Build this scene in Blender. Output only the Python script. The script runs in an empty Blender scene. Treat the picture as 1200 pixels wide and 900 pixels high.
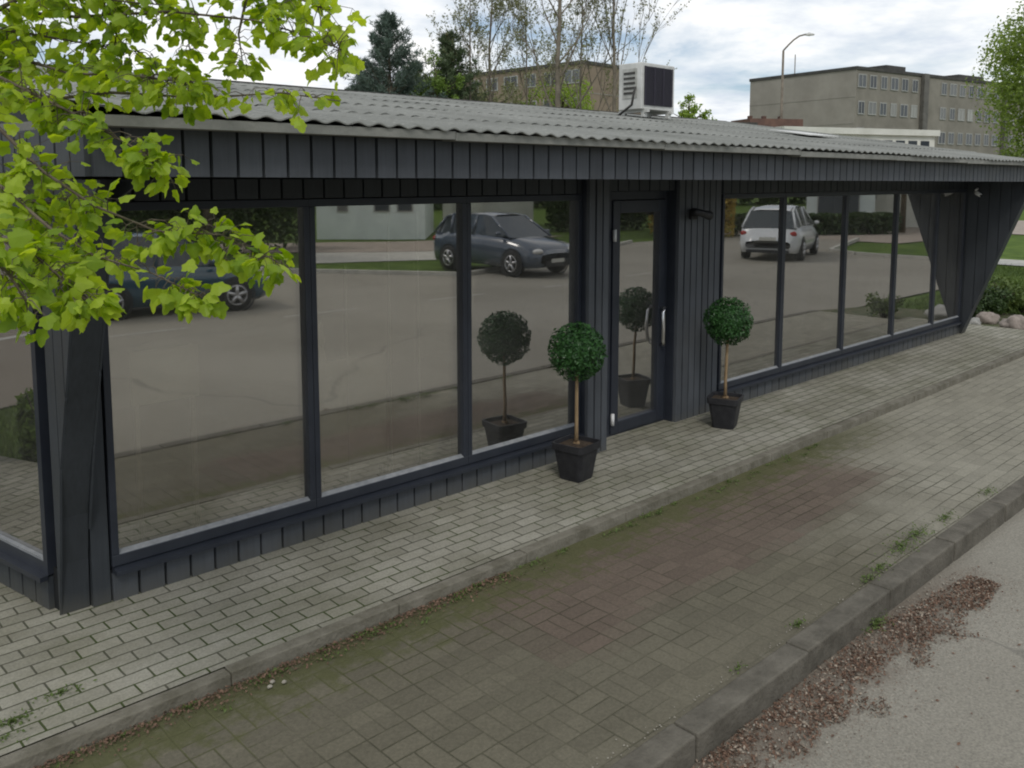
import bpy, math, random
from mathutils import Vector, Matrix, noise as mnoise
R = math.radians
rnd = random.Random(7)
sc = bpy.context.scene
C = sc.collection

# ------------------------------------------------------------------ camera
cam = bpy.data.cameras.new('camera')
co = bpy.data.objects.new('camera', cam); C.objects.link(co)
co.location = (0, 0, 2.43)
co.rotation_euler = (R(90 - 6.12), 0, R(-43.55))
cam.sensor_width = 36; cam.lens = 31.05
cam.shift_y = -0.1067
cam.clip_start = 0.05; cam.clip_end = 2000
sc.camera = co

# ------------------------------------------------------------------ world
w = bpy.data.worlds.new('World'); sc.world = w; w.use_nodes = True
nt = w.node_tree; nt.nodes.clear()
def N(t, kind, **kw):
    n = t.nodes.new(kind)
    for k, v in kw.items():
        if k.startswith('i_'):
            key = k[2:]
            n.inputs[int(key) if key.isdigit() else key.replace('_', ' ')].default_value = v
        else: setattr(n, k, v)
    return n
def ramp(t, stops, interp='LINEAR'):
    n = t.nodes.new('ShaderNodeValToRGB'); cr = n.color_ramp; cr.interpolation = interp
    while len(cr.elements) < len(stops): cr.elements.new(0.5)
    for e, (p, c) in zip(cr.elements, stops):
        e.position = p; e.color = (c[0], c[1], c[2], 1) if hasattr(c, '__len__') else (c, c, c, 1)
    return n
SUN_EL, SUN_AZ = 48, 218       # azimuth clockwise from +Y
sky = N(nt, 'ShaderNodeTexSky', sky_type='NISHITA', sun_disc=False, sun_elevation=R(SUN_EL), sun_rotation=R(SUN_AZ), dust_density=0.8, ozone_density=3.0)
tc = N(nt, 'ShaderNodeTexCoord')
sep = N(nt, 'ShaderNodeSeparateXYZ'); nt.links.new(tc.outputs['Generated'], sep.inputs[0])
zz = N(nt, 'ShaderNodeMath', operation='ADD', i_1=0.16); nt.links.new(sep.outputs[2], zz.inputs[0])
zm = N(nt, 'ShaderNodeMath', operation='MAXIMUM', i_1=0.05); nt.links.new(zz.outputs[0], zm.inputs[0])
dx = N(nt, 'ShaderNodeMath', operation='DIVIDE'); nt.links.new(sep.outputs[0], dx.inputs[0]); nt.links.new(zm.outputs[0], dx.inputs[1])
dy = N(nt, 'ShaderNodeMath', operation='DIVIDE'); nt.links.new(sep.outputs[1], dy.inputs[0]); nt.links.new(zm.outputs[0], dy.inputs[1])
cv = N(nt, 'ShaderNodeCombineXYZ', i_2=3.7); nt.links.new(dx.outputs[0], cv.inputs[0]); nt.links.new(dy.outputs[0], cv.inputs[1])
n1 = N(nt, 'ShaderNodeTexNoise', i_Scale=0.85, i_Detail=8.0, i_Roughness=0.56, i_Distortion=0.35); nt.links.new(cv.outputs[0], n1.inputs['Vector'])
n2 = N(nt, 'ShaderNodeTexNoise', i_Scale=2.3, i_Detail=6.0, i_Roughness=0.6); nt.links.new(cv.outputs[0], n2.inputs['Vector'])
cover = ramp(nt, [(0.38, 0.0), (0.46, 0.6), (0.56, 1.0)]); nt.links.new(n1.outputs[0], cover.inputs[0])
ccol = ramp(nt, [(0.28, (6.8, 7.5, 8.8)), (0.47, (9.6, 10.0, 10.4)), (0.62, (12.0, 11.9, 11.7))]); nt.links.new(n2.outputs[0], ccol.inputs[0])
mx = N(nt, 'ShaderNodeMix', data_type='RGBA')
nt.links.new(cover.outputs[0], mx.inputs[0]); nt.links.new(sky.outputs[0], mx.inputs[6]); nt.links.new(ccol.outputs[0], mx.inputs[7])
bg = N(nt, 'ShaderNodeBackground', i_Strength=0.085); nt.links.new(mx.outputs[2], bg.inputs[0])
wo = N(nt, 'ShaderNodeOutputWorld'); nt.links.new(bg.outputs[0], wo.inputs[0])

sun = bpy.data.lights.new('sun', 'SUN'); sun.energy = 1.0; sun.angle = R(14); sun.color = (1, .96, .9)
so = bpy.data.objects.new('sun', sun); C.objects.link(so)
sd = Vector((math.sin(R(SUN_AZ)) * math.cos(R(SUN_EL)), math.cos(R(SUN_AZ)) * math.cos(R(SUN_EL)), math.sin(R(SUN_EL))))
so.rotation_euler = sd.to_track_quat('Z', 'Y').to_euler(); so.location = (0, 0, 30)

vs = sc.view_settings
sc.display_settings.display_device = 'sRGB'
vs.view_transform = 'Standard'; vs.look = 'None'; vs.exposure = 0.18; vs.gamma = 1; vs.use_curve_mapping = False
sc.render.engine = 'CYCLES'
sc.cycles.max_bounces = 8; sc.cycles.transparent_max_bounces = 16
sc.cycles.filter_width = 2.0

# ------------------------------------------------------------------ materials
MATS = {}
def new_mat(name):
    m = bpy.data.materials.new(name); m.use_nodes = True; t = m.node_tree; t.nodes.clear()
    o = t.nodes.new('ShaderNodeOutputMaterial'); MATS[name] = m
    return m, t, o
def pmat(name, c1, c2=None, scale=4.0, rough=0.7, bump=0.0, bscale=None, metal=0.0, detail=5, stretch=(1, 1, 1), spec=0.4, contrast=(0.35, 0.65), coat=0):
    m, t, o = new_mat(name)
    b = N(t, 'ShaderNodeBsdfPrincipled', i_Roughness=rough, i_Metallic=metal)
    b.inputs['Specular IOR Level'].default_value = spec
    if coat: b.inputs['Coat Weight'].default_value = coat
    t.links.new(b.outputs[0], o.inputs[0])
    tc = N(t, 'ShaderNodeTexCoord'); mp = N(t, 'ShaderNodeMapping'); mp.inputs['Scale'].default_value = stretch
    t.links.new(tc.outputs['Object'], mp.inputs[0])
    if c2 is None: b.inputs[0].default_value = (*c1, 1)
    else:
        n = N(t, 'ShaderNodeTexNoise', i_Scale=scale, i_Detail=float(detail), i_Roughness=0.62); t.links.new(mp.outputs[0], n.inputs['Vector'])
        r = ramp(t, [(contrast[0], c1), (contrast[1], c2)]); t.links.new(n.outputs[0], r.inputs[0]); t.links.new(r.outputs[0], b.inputs[0])
    if bump:
        n = N(t, 'ShaderNodeTexNoise', i_Scale=bscale or scale * 6, i_Detail=4.0); t.links.new(mp.outputs[0], n.inputs['Vector'])
        bp = N(t, 'ShaderNodeBump', i_Strength=bump, i_Distance=0.02); t.links.new(n.outputs[0], bp.inputs['Height']); t.links.new(bp.outputs[0], b.inputs['Normal'])
    return m
def M_(t, op, a, b=None, c=None, clamp=False):
    n = N(t, 'ShaderNodeMath', operation=op, use_clamp=clamp)
    for i, v in enumerate((a, b, c)):
        if v is None: continue
        if isinstance(v, (int, float)): n.inputs[i].default_value = v
        else: t.links.new(v, n.inputs[i])
    return n.outputs[0]
def leafmat(name, c1, c2, trans=0.35, scale=3.0, rough=0.5):
    m, t, o = new_mat(name)
    tc = N(t, 'ShaderNodeTexCoord'); n = N(t, 'ShaderNodeTexNoise', i_Scale=scale, i_Detail=3.0)
    t.links.new(tc.outputs['Object'], n.inputs['Vector'])
    ge = t.nodes.new('ShaderNodeNewGeometry'); fa = M_(t, 'ADD', M_(t, 'MULTIPLY', n.outputs[0], .55), M_(t, 'MULTIPLY', ge.outputs['Random Per Island'], .45))
    r = ramp(t, [(0.2, c1), (0.75, c2)]); t.links.new(fa, r.inputs[0])
    b = N(t, 'ShaderNodeBsdfPrincipled', i_Roughness=rough); b.inputs['Specular IOR Level'].default_value = 0.3
    t.links.new(r.outputs[0], b.inputs[0])
    tr = N(t, 'ShaderNodeBsdfTranslucent'); hs = N(t, 'ShaderNodeHueSaturation', i_Hue=0.49, i_Saturation=1.1, i_Value=1.5)
    t.links.new(r.outputs[0], hs.inputs['Color']); t.links.new(hs.outputs[0], tr.inputs[0])
    mx = N(t, 'ShaderNodeMixShader', i_0=trans); t.links.new(b.outputs[0], mx.inputs[1]); t.links.new(tr.outputs[0], mx.inputs[2])
    t.links.new(mx.outputs[0], o.inputs[0])
    return m
def glassmat(name, tint, refl, fac, fres=True, rough=0.0, wobble=0.0, dust=0.0):
    m, t, o = new_mat(name)
    tr = N(t, 'ShaderNodeBsdfTransparent'); tr.inputs[0].default_value = (*tint, 1)
    gl = N(t, 'ShaderNodeBsdfGlossy', i_Roughness=rough); gl.inputs[0].default_value = (*refl, 1)
    lw = N(t, 'ShaderNodeFresnel', i_IOR=1.5)
    ad = N(t, 'ShaderNodeMath', operation='MULTIPLY_ADD', use_clamp=True, i_1=0.8, i_2=fac); t.links.new(lw.outputs[0], ad.inputs[0])
    mx = N(t, 'ShaderNodeMixShader'); t.links.new(ad.outputs[0], mx.inputs[0]); t.links.new(tr.outputs[0], mx.inputs[1]); t.links.new(gl.outputs[0], mx.inputs[2])
    if wobble:
        tc = N(t, 'ShaderNodeTexCoord'); n = N(t, 'ShaderNodeTexNoise', i_Scale=1.1, i_Detail=1.0); t.links.new(tc.outputs['Object'], n.inputs['Vector'])
        bp = N(t, 'ShaderNodeBump', i_Strength=wobble, i_Distance=0.01); t.links.new(n.outputs[0], bp.inputs['Height']); t.links.new(bp.outputs[0], gl.inputs['Normal'])
    if dust:      # thin film of dust and smears
        ge = t.nodes.new('ShaderNodeNewGeometry'); dn = N(t, 'ShaderNodeTexNoise', i_Scale=1.7, i_Detail=8.0, i_Roughness=.7, i_Distortion=1.0); t.links.new(ge.outputs['Position'], dn.inputs['Vector'])
        dr = ramp(t, [(.35, dust * .5), (.75, dust * 1.8)]); t.links.new(dn.outputs[0], dr.inputs[0])
        df = N(t, 'ShaderNodeBsdfDiffuse'); df.inputs[0].default_value = (.50, .50, .47, 1)
        m2 = N(t, 'ShaderNodeMixShader'); t.links.new(dr.outputs[0], m2.inputs[0]); t.links.new(mx.outputs[0], m2.inputs[1]); t.links.new(df.outputs[0], m2.inputs[2]); mx = m2
    t.links.new(mx.outputs[0], o.inputs[0])
    return m

def mixc(t, fac, a, b):
    n = N(t, 'ShaderNodeMix', data_type='RGBA')
    for i, v in ((0, fac), (6, a), (7, b)):
        if isinstance(v, (int, float)): n.inputs[i].default_value = v
        elif isinstance(v, tuple): n.inputs[i].default_value = (*v, 1)
        else: t.links.new(v, n.inputs[i])
    return n.outputs[2]

def upper_paver_mat():
    m, t, o = new_mat('light_pavers')
    b = N(t, 'ShaderNodeBsdfPrincipled', i_Roughness=0.85); t.links.new(b.outputs[0], o.inputs[0]); b.inputs['Specular IOR Level'].default_value = 0.25
    tc = N(t, 'ShaderNodeTexCoord'); P = tc.outputs['Object']
    wn = N(t, 'ShaderNodeTexNoise', i_Scale=2.5, i_Detail=2.0); t.links.new(P, wn.inputs['Vector'])
    va = N(t, 'ShaderNodeVectorMath', operation='MULTIPLY_ADD'); t.links.new(wn.outputs[1], va.inputs[0]); va.inputs[1].default_value = (.022, .022, 0); t.links.new(P, va.inputs[2])
    br = N(t, 'ShaderNodeTexBrick', offset=0.5, i_Scale=1.0); t.links.new(va.outputs[0], br.inputs['Vector'])
    br.inputs['Brick Width'].default_value = 0.205; br.inputs['Row Height'].default_value = 0.1025
    br.inputs['Mortar Size'].default_value = 0.0055; br.inputs['Mortar Smooth'].default_value = 0.35; br.inputs['Bias'].default_value = 0.0
    br.inputs['Color1'].default_value = (.250, .240, .196, 1); br.inputs['Color2'].default_value = (.315, .302, .252, 1); br.inputs['Mortar'].default_value = (.098, .096, .070, 1)
    # stains, lichen blotches, mossy joints
    n = N(t, 'ShaderNodeTexNoise', i_Scale=1.3, i_Detail=6.0, i_Roughness=0.65); t.links.new(P, n.inputs['Vector'])
    r = ramp(t, [(0.36, (.80, .80, .74)), (0.62, (1.12, 1.12, 1.12))]); t.links.new(n.outputs[0], r.inputs[0])
    mu = N(t, 'ShaderNodeMix', data_type='RGBA', blend_type='MULTIPLY', i_0=1.0); t.links.new(br.outputs[0], mu.inputs[6]); t.links.new(r.outputs[0], mu.inputs[7])
    g = N(t, 'ShaderNodeTexNoise', i_Scale=90.0, i_Detail=3.0); t.links.new(P, g.inputs['Vector'])
    gr = ramp(t, [(0.3, .84), (0.7, 1.14)]); t.links.new(g.outputs[0], gr.inputs[0])
    mu2 = N(t, 'ShaderNodeMix', data_type='RGBA', blend_type='MULTIPLY', i_0=1.0); t.links.new(mu.outputs[2], mu2.inputs[6]); t.links.new(gr.outputs[0], mu2.inputs[7])
    # moss only inside joints, in patches
    mn = N(t, 'ShaderNodeTexNoise', i_Scale=3.1, i_Detail=4.0); t.links.new(P, mn.inputs['Vector'])
    mr = ramp(t, [(0.46, 0.0), (0.58, 1.0)]); t.links.new(mn.outputs[0], mr.inputs[0])
    mf = M_(t, 'MULTIPLY', mr.outputs[0], br.outputs[1])
    col = mixc(t, mf, mu2.outputs[2], (.055, .075, .022))
    # broad moss spots growing over bricks
    ms = N(t, 'ShaderNodeTexNoise', i_Scale=5.0, i_Detail=7.0, i_Roughness=0.7); t.links.new(P, ms.inputs['Vector'])
    msr = ramp(t, [(0.64, 0.0), (0.70, 0.8)]); t.links.new(ms.outputs[0], msr.inputs[0])
    col = mixc(t, msr.outputs[0], col, (.075, .085, .035))
    t.links.new(col, b.inputs[0])
    h = M_(t, 'MULTIPLY_ADD', br.outputs[1], -1.0, M_(t, 'MULTIPLY', g.outputs[0], 0.25))
    bp = N(t, 'ShaderNodeBump', i_Strength=0.9, i_Distance=0.008); t.links.new(h, bp.inputs['Height']); t.links.new(bp.outputs[0], b.inputs['Normal'])
    return m

def lower_paver_mat():
    """grey and faded red slabs: running rows at the far end, basket weave at the near end, moss along the step"""
    m, t, o = new_mat('mossy_pavers')
    b = N(t, 'ShaderNodeBsdfPrincipled', i_Roughness=0.9); t.links.new(b.outputs[0], o.inputs[0]); b.inputs['Specular IOR Level'].default_value = 0.2
    tc = N(t, 'ShaderNodeTexCoord'); P0 = tc.outputs['Object']
    wn = N(t, 'ShaderNodeTexNoise', i_Scale=2.0, i_Detail=2.0); t.links.new(P0, wn.inputs['Vector'])
    va = N(t, 'ShaderNodeVectorMath', operation='MULTIPLY_ADD'); t.links.new(wn.outputs[1], va.inputs[0]); va.inputs[1].default_value = (.025, .025, 0); t.links.new(P0, va.inputs[2])
    sp = N(t, 'ShaderNodeSeparateXYZ'); t.links.new(va.outputs[0], sp.inputs[0]); X, Y = sp.outputs[0], sp.outputs[1]
    s0 = N(t, 'ShaderNodeSeparateXYZ'); t.links.new(P0, s0.inputs[0]); X0, Y0 = s0.outputs[0], s0.outputs[1]
    u = M_(t, 'DIVIDE', X, 0.205); v = M_(t, 'DIVIDE', Y, 0.205)
    par = M_(t, 'MODULO', M_(t, 'ADD', M_(t, 'ADD', M_(t, 'FLOOR', u), M_(t, 'FLOOR', v)), 400.0), 2.0)
    fu = M_(t, 'FRACT', u); fv = M_(t, 'FRACT', v)
    def edge(x, period, wd):       # 1 on a joint
        f = M_(t, 'FRACT', M_(t, 'DIVIDE', x, period))
        d = M_(t, 'MINIMUM', f, M_(t, 'SUBTRACT', 1.0, f))
        d = M_(t, 'MULTIPLY', d, period)
        return M_(t, 'SUBTRACT', 1.0, M_(t, 'DIVIDE', d, wd, clamp=True), clamp=True)
    cell = M_(t, 'MAXIMUM', edge(fu, 1.0, 0.030), edge(fv, 1.0, 0.030))
    hx = edge(fu, 0.5, 0.030); hy = edge(fv, 0.5, 0.030)
    inner = M_(t, 'ADD', M_(t, 'MULTIPLY', par, hx), M_(t, 'MULTIPLY', M_(t, 'SUBTRACT', 1.0, par), hy))
    basket = M_(t, 'MAXIMUM', cell, inner)
    br = N(t, 'ShaderNodeTexBrick', offset=0.5, i_Scale=1.0); t.links.new(va.outputs[0], br.inputs['Vector'])
    br.inputs['Brick Width'].default_value = 0.205; br.inputs['Row Height'].default_value = 0.1025; br.inputs['Mortar Size'].default_value = 0.0052; br.inputs['Mortar Smooth'].default_value = 0.4
    br.inputs['Color1'].default_value = (0, 0, 0, 1); br.inputs['Color2'].default_value = (1, 1, 1, 1); br.inputs['Mortar'].default_value = (.5, .5, .5, 1)
    # pattern choice: near end x<5.4 basket weave, beyond it rows
    sel = M_(t, 'GREATER_THAN', M_(t, 'SNAP', X, 0.205), 5.3)
    joint = M_(t, 'ADD', M_(t, 'MULTIPLY', sel, br.outputs[1]), M_(t, 'MULTIPLY', M_(t, 'SUBTRACT', 1.0, sel), basket))
    # brick to brick tone
    wnz = N(t, 'ShaderNodeTexWhiteNoise', noise_dimensions='3D')
    cb = N(t, 'ShaderNodeCombineXYZ'); t.links.new(M_(t, 'FLOOR', u), cb.inputs[0]); t.links.new(M_(t, 'FLOOR', M_(t, 'MULTIPLY', v, 2.0)), cb.inputs[1]); t.links.new(cb.outputs[0], wnz.inputs[0])
    tone = ramp(t, [(0, .91), (1, 1.09)]); t.links.new(wnz.outputs[0], tone.inputs[0])
    # dirt wear: clean pale at far end, dark soot/moss towards near end (a stain with a wandering edge)
    dn = N(t, 'ShaderNodeTexNoise', i_Scale=0.9, i_Detail=5.0, i_Roughness=0.6); t.links.new(P0, dn.inputs['Vector'])
    dirt = M_(t, 'ADD', X0, M_(t, 'MULTIPLY', M_(t, 'SUBTRACT', dn.outputs[0], 0.5), 4.5))
    dirt = M_(t, 'ADD', dirt, M_(t, 'MULTIPLY', M_(t, 'SUBTRACT', 3.0, Y0), 0.9))
    dr = N(t, 'ShaderNodeMapRange'); dr.inputs[1].default_value = 5.6; dr.inputs[2].default_value = 8.0; t.links.new(dirt, dr.inputs[0])
    clean = mixc(t, dn.outputs[0], (.235, .222, .175), (.30, .285, .232))
    dirty = mixc(t, dn.outputs[0], (.116, .106, .076), (.155, .142, .106))
    col = mixc(t, dr.outputs[0], dirty, clean)
    # faded red slabs
    cbr = N(t, 'ShaderNodeCombineXYZ'); t.links.new(M_(t, 'MULTIPLY', M_(t, 'FLOOR', u), 0.205), cbr.inputs[0]); t.links.new(M_(t, 'MULTIPLY', M_(t, 'FLOOR', M_(t, 'MULTIPLY', v, 2.0)), 0.1025), cbr.inputs[1])
    rs = N(t, 'ShaderNodeSeparateXYZ'); t.links.new(cbr.outputs[0], rs.inputs[0]); RX, RY = rs.outputs[0], rs.outputs[1]
    # centre line runs from (3.3,3.3) to (7.0,3.3) with half width ~0.6
    rn = N(t, 'ShaderNodeTexNoise', i_Scale=2.2, i_Detail=3.0); t.links.new(cbr.outputs[0], rn.inputs['Vector'])
    wob = M_(t, 'MULTIPLY', M_(t, 'SUBTRACT', rn.outputs[0], 0.5), 0.5)
    ey = M_(t, 'ABSOLUTE', M_(t, 'SUBTRACT', M_(t, 'ADD', RY, wob), 3.33))
    iny = N(t, 'ShaderNodeMapRange'); iny.inputs[1].default_value = 0.56; iny.inputs[2].default_value = 0.36; t.links.new(ey, iny.inputs[0])
    ex = M_(t, 'ABSOLUTE', M_(t, 'SUBTRACT', M_(t, 'ADD', RX, wob), 5.05))
    inx = N(t, 'ShaderNodeMapRange'); inx.inputs[1].default_value = 2.25; inx.inputs[2].default_value = 1.75; t.links.new(ex, inx.inputs[0])
    red = M_(t, 'MULTIPLY', M_(t, 'MULTIPLY', iny.outputs[0], inx.outputs[0]), 0.8)
    col = mixc(t, red, col, (.132, .100, .080))
    tn = N(t, 'ShaderNodeMix', data_type='RGBA', blend_type='MULTIPLY', i_0=1.0); t.links.new(col, tn.inputs[6]); t.links.new(tone.outputs[0], tn.inputs[7])
    gn = N(t, 'ShaderNodeTexNoise', i_Scale=70.0, i_Detail=4.0, i_Roughness=0.7); t.links.new(P0, gn.inputs['Vector'])
    gg = ramp(t, [(0.3, .80), (0.7, 1.2)]); t.links.new(gn.outputs[0], gg.inputs[0])
    tn2 = N(t, 'ShaderNodeMix', data_type='RGBA', blend_type='MULTIPLY', i_0=1.0); t.links.new(tn.outputs[2], tn2.inputs[6]); t.links.new(gg.outputs[0], tn2.inputs[7])
    # joints: filled with fine dust in patches so that they fade in and out
    jn = N(t, 'ShaderNodeTexNoise', i_Scale=1.6, i_Detail=3.0); t.links.new(P0, jn.inputs['Vector'])
    jr = ramp(t, [(0.38, 0.15), (0.62, 0.8)]); t.links.new(jn.outputs[0], jr.inputs[0])
    jf = M_(t, 'MULTIPLY', joint, jr.outputs[0])
    col = mixc(t, jf, tn2.outputs[2], (.045, .045, .024))
    # moss band along the step (y near 3.86) and dirt along the road kerb
    mn = N(t, 'ShaderNodeTexNoise', i_Scale=7.0, i_Detail=6.0, i_Roughness=0.7); t.links.new(P0, mn.inputs['Vector'])
    my = M_(t, 'ADD', M_(t, 'ADD', Y0, M_(t, 'MULTIPLY', M_(t, 'SUBTRACT', mn.outputs[0], 0.5), 1.2)), M_(t, 'MULTIPLY', joint, 0.28))
    mb = N(t, 'ShaderNodeMapRange'); mb.inputs[1].default_value = 3.50; mb.inputs[2].default_value = 3.72; t.links.new(my, mb.inputs[0])
    mxr = N(t, 'ShaderNodeMapRange'); mxr.inputs[1].default_value = 9.2; mxr.inputs[2].default_value = 7.2; t.links.new(X0, mxr.inputs[0])
    mossc = mixc(t, gn.outputs[0], (.058, .064, .026), (.125, .126, .055))
    col = mixc(t, M_(t, 'MULTIPLY', M_(t, 'MULTIPLY', mb.outputs[0], mxr.outputs[0]), 0.85), col, mossc)
    sy = M_(t, 'ADD', Y0, M_(t, 'MULTIPLY', M_(t, 'SUBTRACT', mn.outputs[0], 0.5), 0.35))
    sb = N(t, 'ShaderNodeMapRange'); sb.inputs[1].default_value = 2.20; sb.inputs[2].default_value = 2.11; t.links.new(sy, sb.inputs[0])
    col = mixc(t, M_(t, 'MULTIPLY', sb.outputs[0], 0.7), col, (.25, .235, .19))
    t.links.new(col, b.inputs[0])
    h = M_(t, 'MULTIPLY_ADD', jf, -1.0, M_(t, 'MULTIPLY', gn.outputs[0], 0.4))
    bp = N(t, 'ShaderNodeBump', i_Strength=0.7, i_Distance=0.006); t.links.new(h, bp.inputs['Height']); t.links.new(bp.outputs[0], b.inputs['Normal'])
    return m

def asphalt_mat():
    m, t, o = new_mat('asphalt')
    b = N(t, 'ShaderNodeBsdfPrincipled', i_Roughness=0.85); t.links.new(b.outputs[0], o.inputs[0]); b.inputs['Specular IOR Level'].default_value = 0.3
    tc = N(t, 'ShaderNodeTexCoord'); P = tc.outputs['Object']
    n = N(t, 'ShaderNodeTexNoise', i_Scale=0.25, i_Detail=6.0, i_Roughness=0.6); t.links.new(P, n.inputs['Vector'])
    col = ramp(t, [(0.35, (.225, .210, .172)), (0.65, (.285, .268, .225))]); t.links.new(n.outputs[0], col.inputs[0])
    g = N(t, 'ShaderNodeTexNoise', i_Scale=75.0, i_Detail=3.0, i_Roughness=0.8); t.links.new(P, g.inputs['Vector'])
    gr = ramp(t, [(0.30, .68), (0.5, 1.0), (0.7, 1.32)]); t.links.new(g.outputs[0], gr.inputs[0])
    mu = N(t, 'ShaderNodeMix', data_type='RGBA', blend_type='MULTIPLY', i_0=1.0); t.links.new(col.outputs[0], mu.inputs[6]); t.links.new(gr.outputs[0], mu.inputs[7])
    # tar repair lines / cracks
    vo = N(t, 'ShaderNodeTexVoronoi', feature='DISTANCE_TO_EDGE', i_Scale=0.16)
    wn = N(t, 'ShaderNodeTexNoise', i_Scale=0.8, i_Detail=4.0); t.links.new(P, wn.inputs['Vector'])
    va = N(t, 'ShaderNodeVectorMath', operation='MULTIPLY_ADD'); t.links.new(wn.outputs[1], va.inputs[0]); va.inputs[1].default_value = (1.2, 1.2, 0); t.links.new(P, va.inputs[2]); t.links.new(va.outputs[0], vo.inputs['Vector'])
    cr = ramp(t, [(0.0, 0.4), (0.004, 0.0)]); t.links.new(vo.outputs[0], cr.inputs[0])
    c2 = mixc(t, cr.outputs[0], mu.outputs[2], (.07, .067, .06))
    s_ = N(t, 'ShaderNodeSeparateXYZ'); t.links.new(P, s_.inputs[0]); q = N(t, 'ShaderNodeTexNoise', i_Scale=4.5, i_Detail=6.0, i_Roughness=.7); t.links.new(P, q.inputs['Vector'])
    yy = M_(t, 'ADD', s_.outputs[1], M_(t, 'MULTIPLY', M_(t, 'SUBTRACT', q.outputs[0], .5), .75))
    m1 = N(t, 'ShaderNodeMapRange'); m1.inputs[1].default_value = 1.72; m1.inputs[2].default_value = 1.98; t.links.new(yy, m1.inputs[0])
    xx = N(t, 'ShaderNodeMapRange'); xx.inputs[1].default_value = 6.3; xx.inputs[2].default_value = 5.3; t.links.new(s_.outputs[0], xx.inputs[0])
    c2 = mixc(t, M_(t, 'MULTIPLY', M_(t, 'MULTIPLY', m1.outputs[0], xx.outputs[0]), .62), c2, (.115, .085, .062))
    t.links.new(c2, b.inputs[0])
    bp = N(t, 'ShaderNodeBump', i_Strength=0.5, i_Distance=0.006); t.links.new(g.outputs[0], bp.inputs['Height']); t.links.new(bp.outputs[0], b.inputs['Normal'])
    return m

def grass_ground_mat():
    return pmat('lawn', (.055, .095, .018), (.11, .165, .035), scale=1.2, rough=0.95, bump=1.0, bscale=40, spec=0.1)

m_upper = upper_paver_mat(); m_lower = lower_paver_mat(); m_asph = asphalt_mat(); m_lawn = grass_ground_mat()
m_kerb = pmat('kerb_concrete', (.085, .077, .060), (.150, .137, .110), scale=6, rough=0.9, bump=0.4, bscale=50)
m_step = pmat('step_concrete', (.125, .115, .085), (.215, .20, .16), scale=7, rough=0.9, bump=0.4, bscale=50)
def paintmat(name, base, rough=.45):
    m, t, o = new_mat(name)
    b = N(t, 'ShaderNodeBsdfPrincipled', i_Roughness=rough); b.inputs['Specular IOR Level'].default_value = .4; t.links.new(b.outputs[0], o.inputs[0])
    ge = t.nodes.new('ShaderNodeNewGeometry'); P = ge.outputs['Position']
    isl = ramp(t, [(0, .86), (1, 1.16)]); t.links.new(ge.outputs['Random Per Island'], isl.inputs[0])
    mp = N(t, 'ShaderNodeMapping'); mp.inputs['Scale'].default_value = (1, 1, .06); t.links.new(P, mp.inputs[0])
    g = N(t, 'ShaderNodeTexNoise', i_Scale=60.0, i_Detail=3.0); t.links.new(mp.outputs[0], g.inputs['Vector']); gr = ramp(t, [(.3, .90), (.7, 1.10)]); t.links.new(g.outputs[0], gr.inputs[0])
    st = N(t, 'ShaderNodeTexNoise', i_Scale=2.2, i_Detail=7.0, i_Roughness=.7); t.links.new(P, st.inputs['Vector']); sr = ramp(t, [(.35, .88), (.68, 1.18)]); t.links.new(st.outputs[0], sr.inputs[0])
    c = N(t, 'ShaderNodeMix', data_type='RGBA', blend_type='MULTIPLY', i_0=1.0); c.inputs[6].default_value = (*base, 1); t.links.new(isl.outputs[0], c.inputs[7])
    c2 = N(t, 'ShaderNodeMix', data_type='RGBA', blend_type='MULTIPLY', i_0=1.0); t.links.new(c.outputs[2], c2.inputs[6]); t.links.new(gr.outputs[0], c2.inputs[7])
    c3 = N(t, 'ShaderNodeMix', data_type='RGBA', blend_type='MULTIPLY', i_0=1.0); t.links.new(c2.outputs[2], c3.inputs[6]); t.links.new(sr.outputs[0], c3.inputs[7])
    # splash dirt low down on the boards
    sp = N(t, 'ShaderNodeSeparateXYZ'); t.links.new(P, sp.inputs[0]); zz_ = M_(t, 'ADD', sp.outputs[2], M_(t, 'MULTIPLY', M_(t, 'SUBTRACT', st.outputs[0], .5), .22))
    mr = N(t, 'ShaderNodeMapRange'); mr.inputs[1].default_value = .17; mr.inputs[2].default_value = .06; t.links.new(zz_, mr.inputs[0])
    col = mixc(t, M_(t, 'MULTIPLY', mr.outputs[0], .45), c3.outputs[2], (.11, .105, .085))
    t.links.new(col, b.inputs[0]); bp = N(t, 'ShaderNodeBump', i_Strength=.25, i_Distance=.002); t.links.new(g.outputs[0], bp.inputs['Height']); t.links.new(bp.outputs[0], b.inputs['Normal'])
    rr = ramp(t, [(.3, rough - .08), (.7, rough + .18)]); t.links.new(st.outputs[0], rr.inputs[0]); t.links.new(rr.outputs[0], b.inputs['Roughness'])
    return m
m_boards_lit = paintmat('anthracite_boards_lit', (.060, .066, .075)); m_boards_shaded = paintmat('anthracite_boards_shaded', (.034, .039, .045))  # same board paint twice: lit tone, and one darkened for shade under the eaves
m_frame = pmat('anthracite_frame', (.024, .028, .038), (.032, .037, .048), scale=5, rough=0.35)
m_gap = pmat('dark_backing', (.012, .013, .014))
m_bead = pmat('grey_glazing_bead', (.20, .21, .22), (.28, .29, .30), scale=20, rough=0.4)
m_glass = glassmat('tinted_glass', (.85, .84, .78), (.93, .91, .885), 0.43, wobble=0.022, rough=.014, dust=.05)
m_glass2 = glassmat('clear_glass', (.5, .52, .48), (.9, .9, .9), 0.30)
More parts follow.
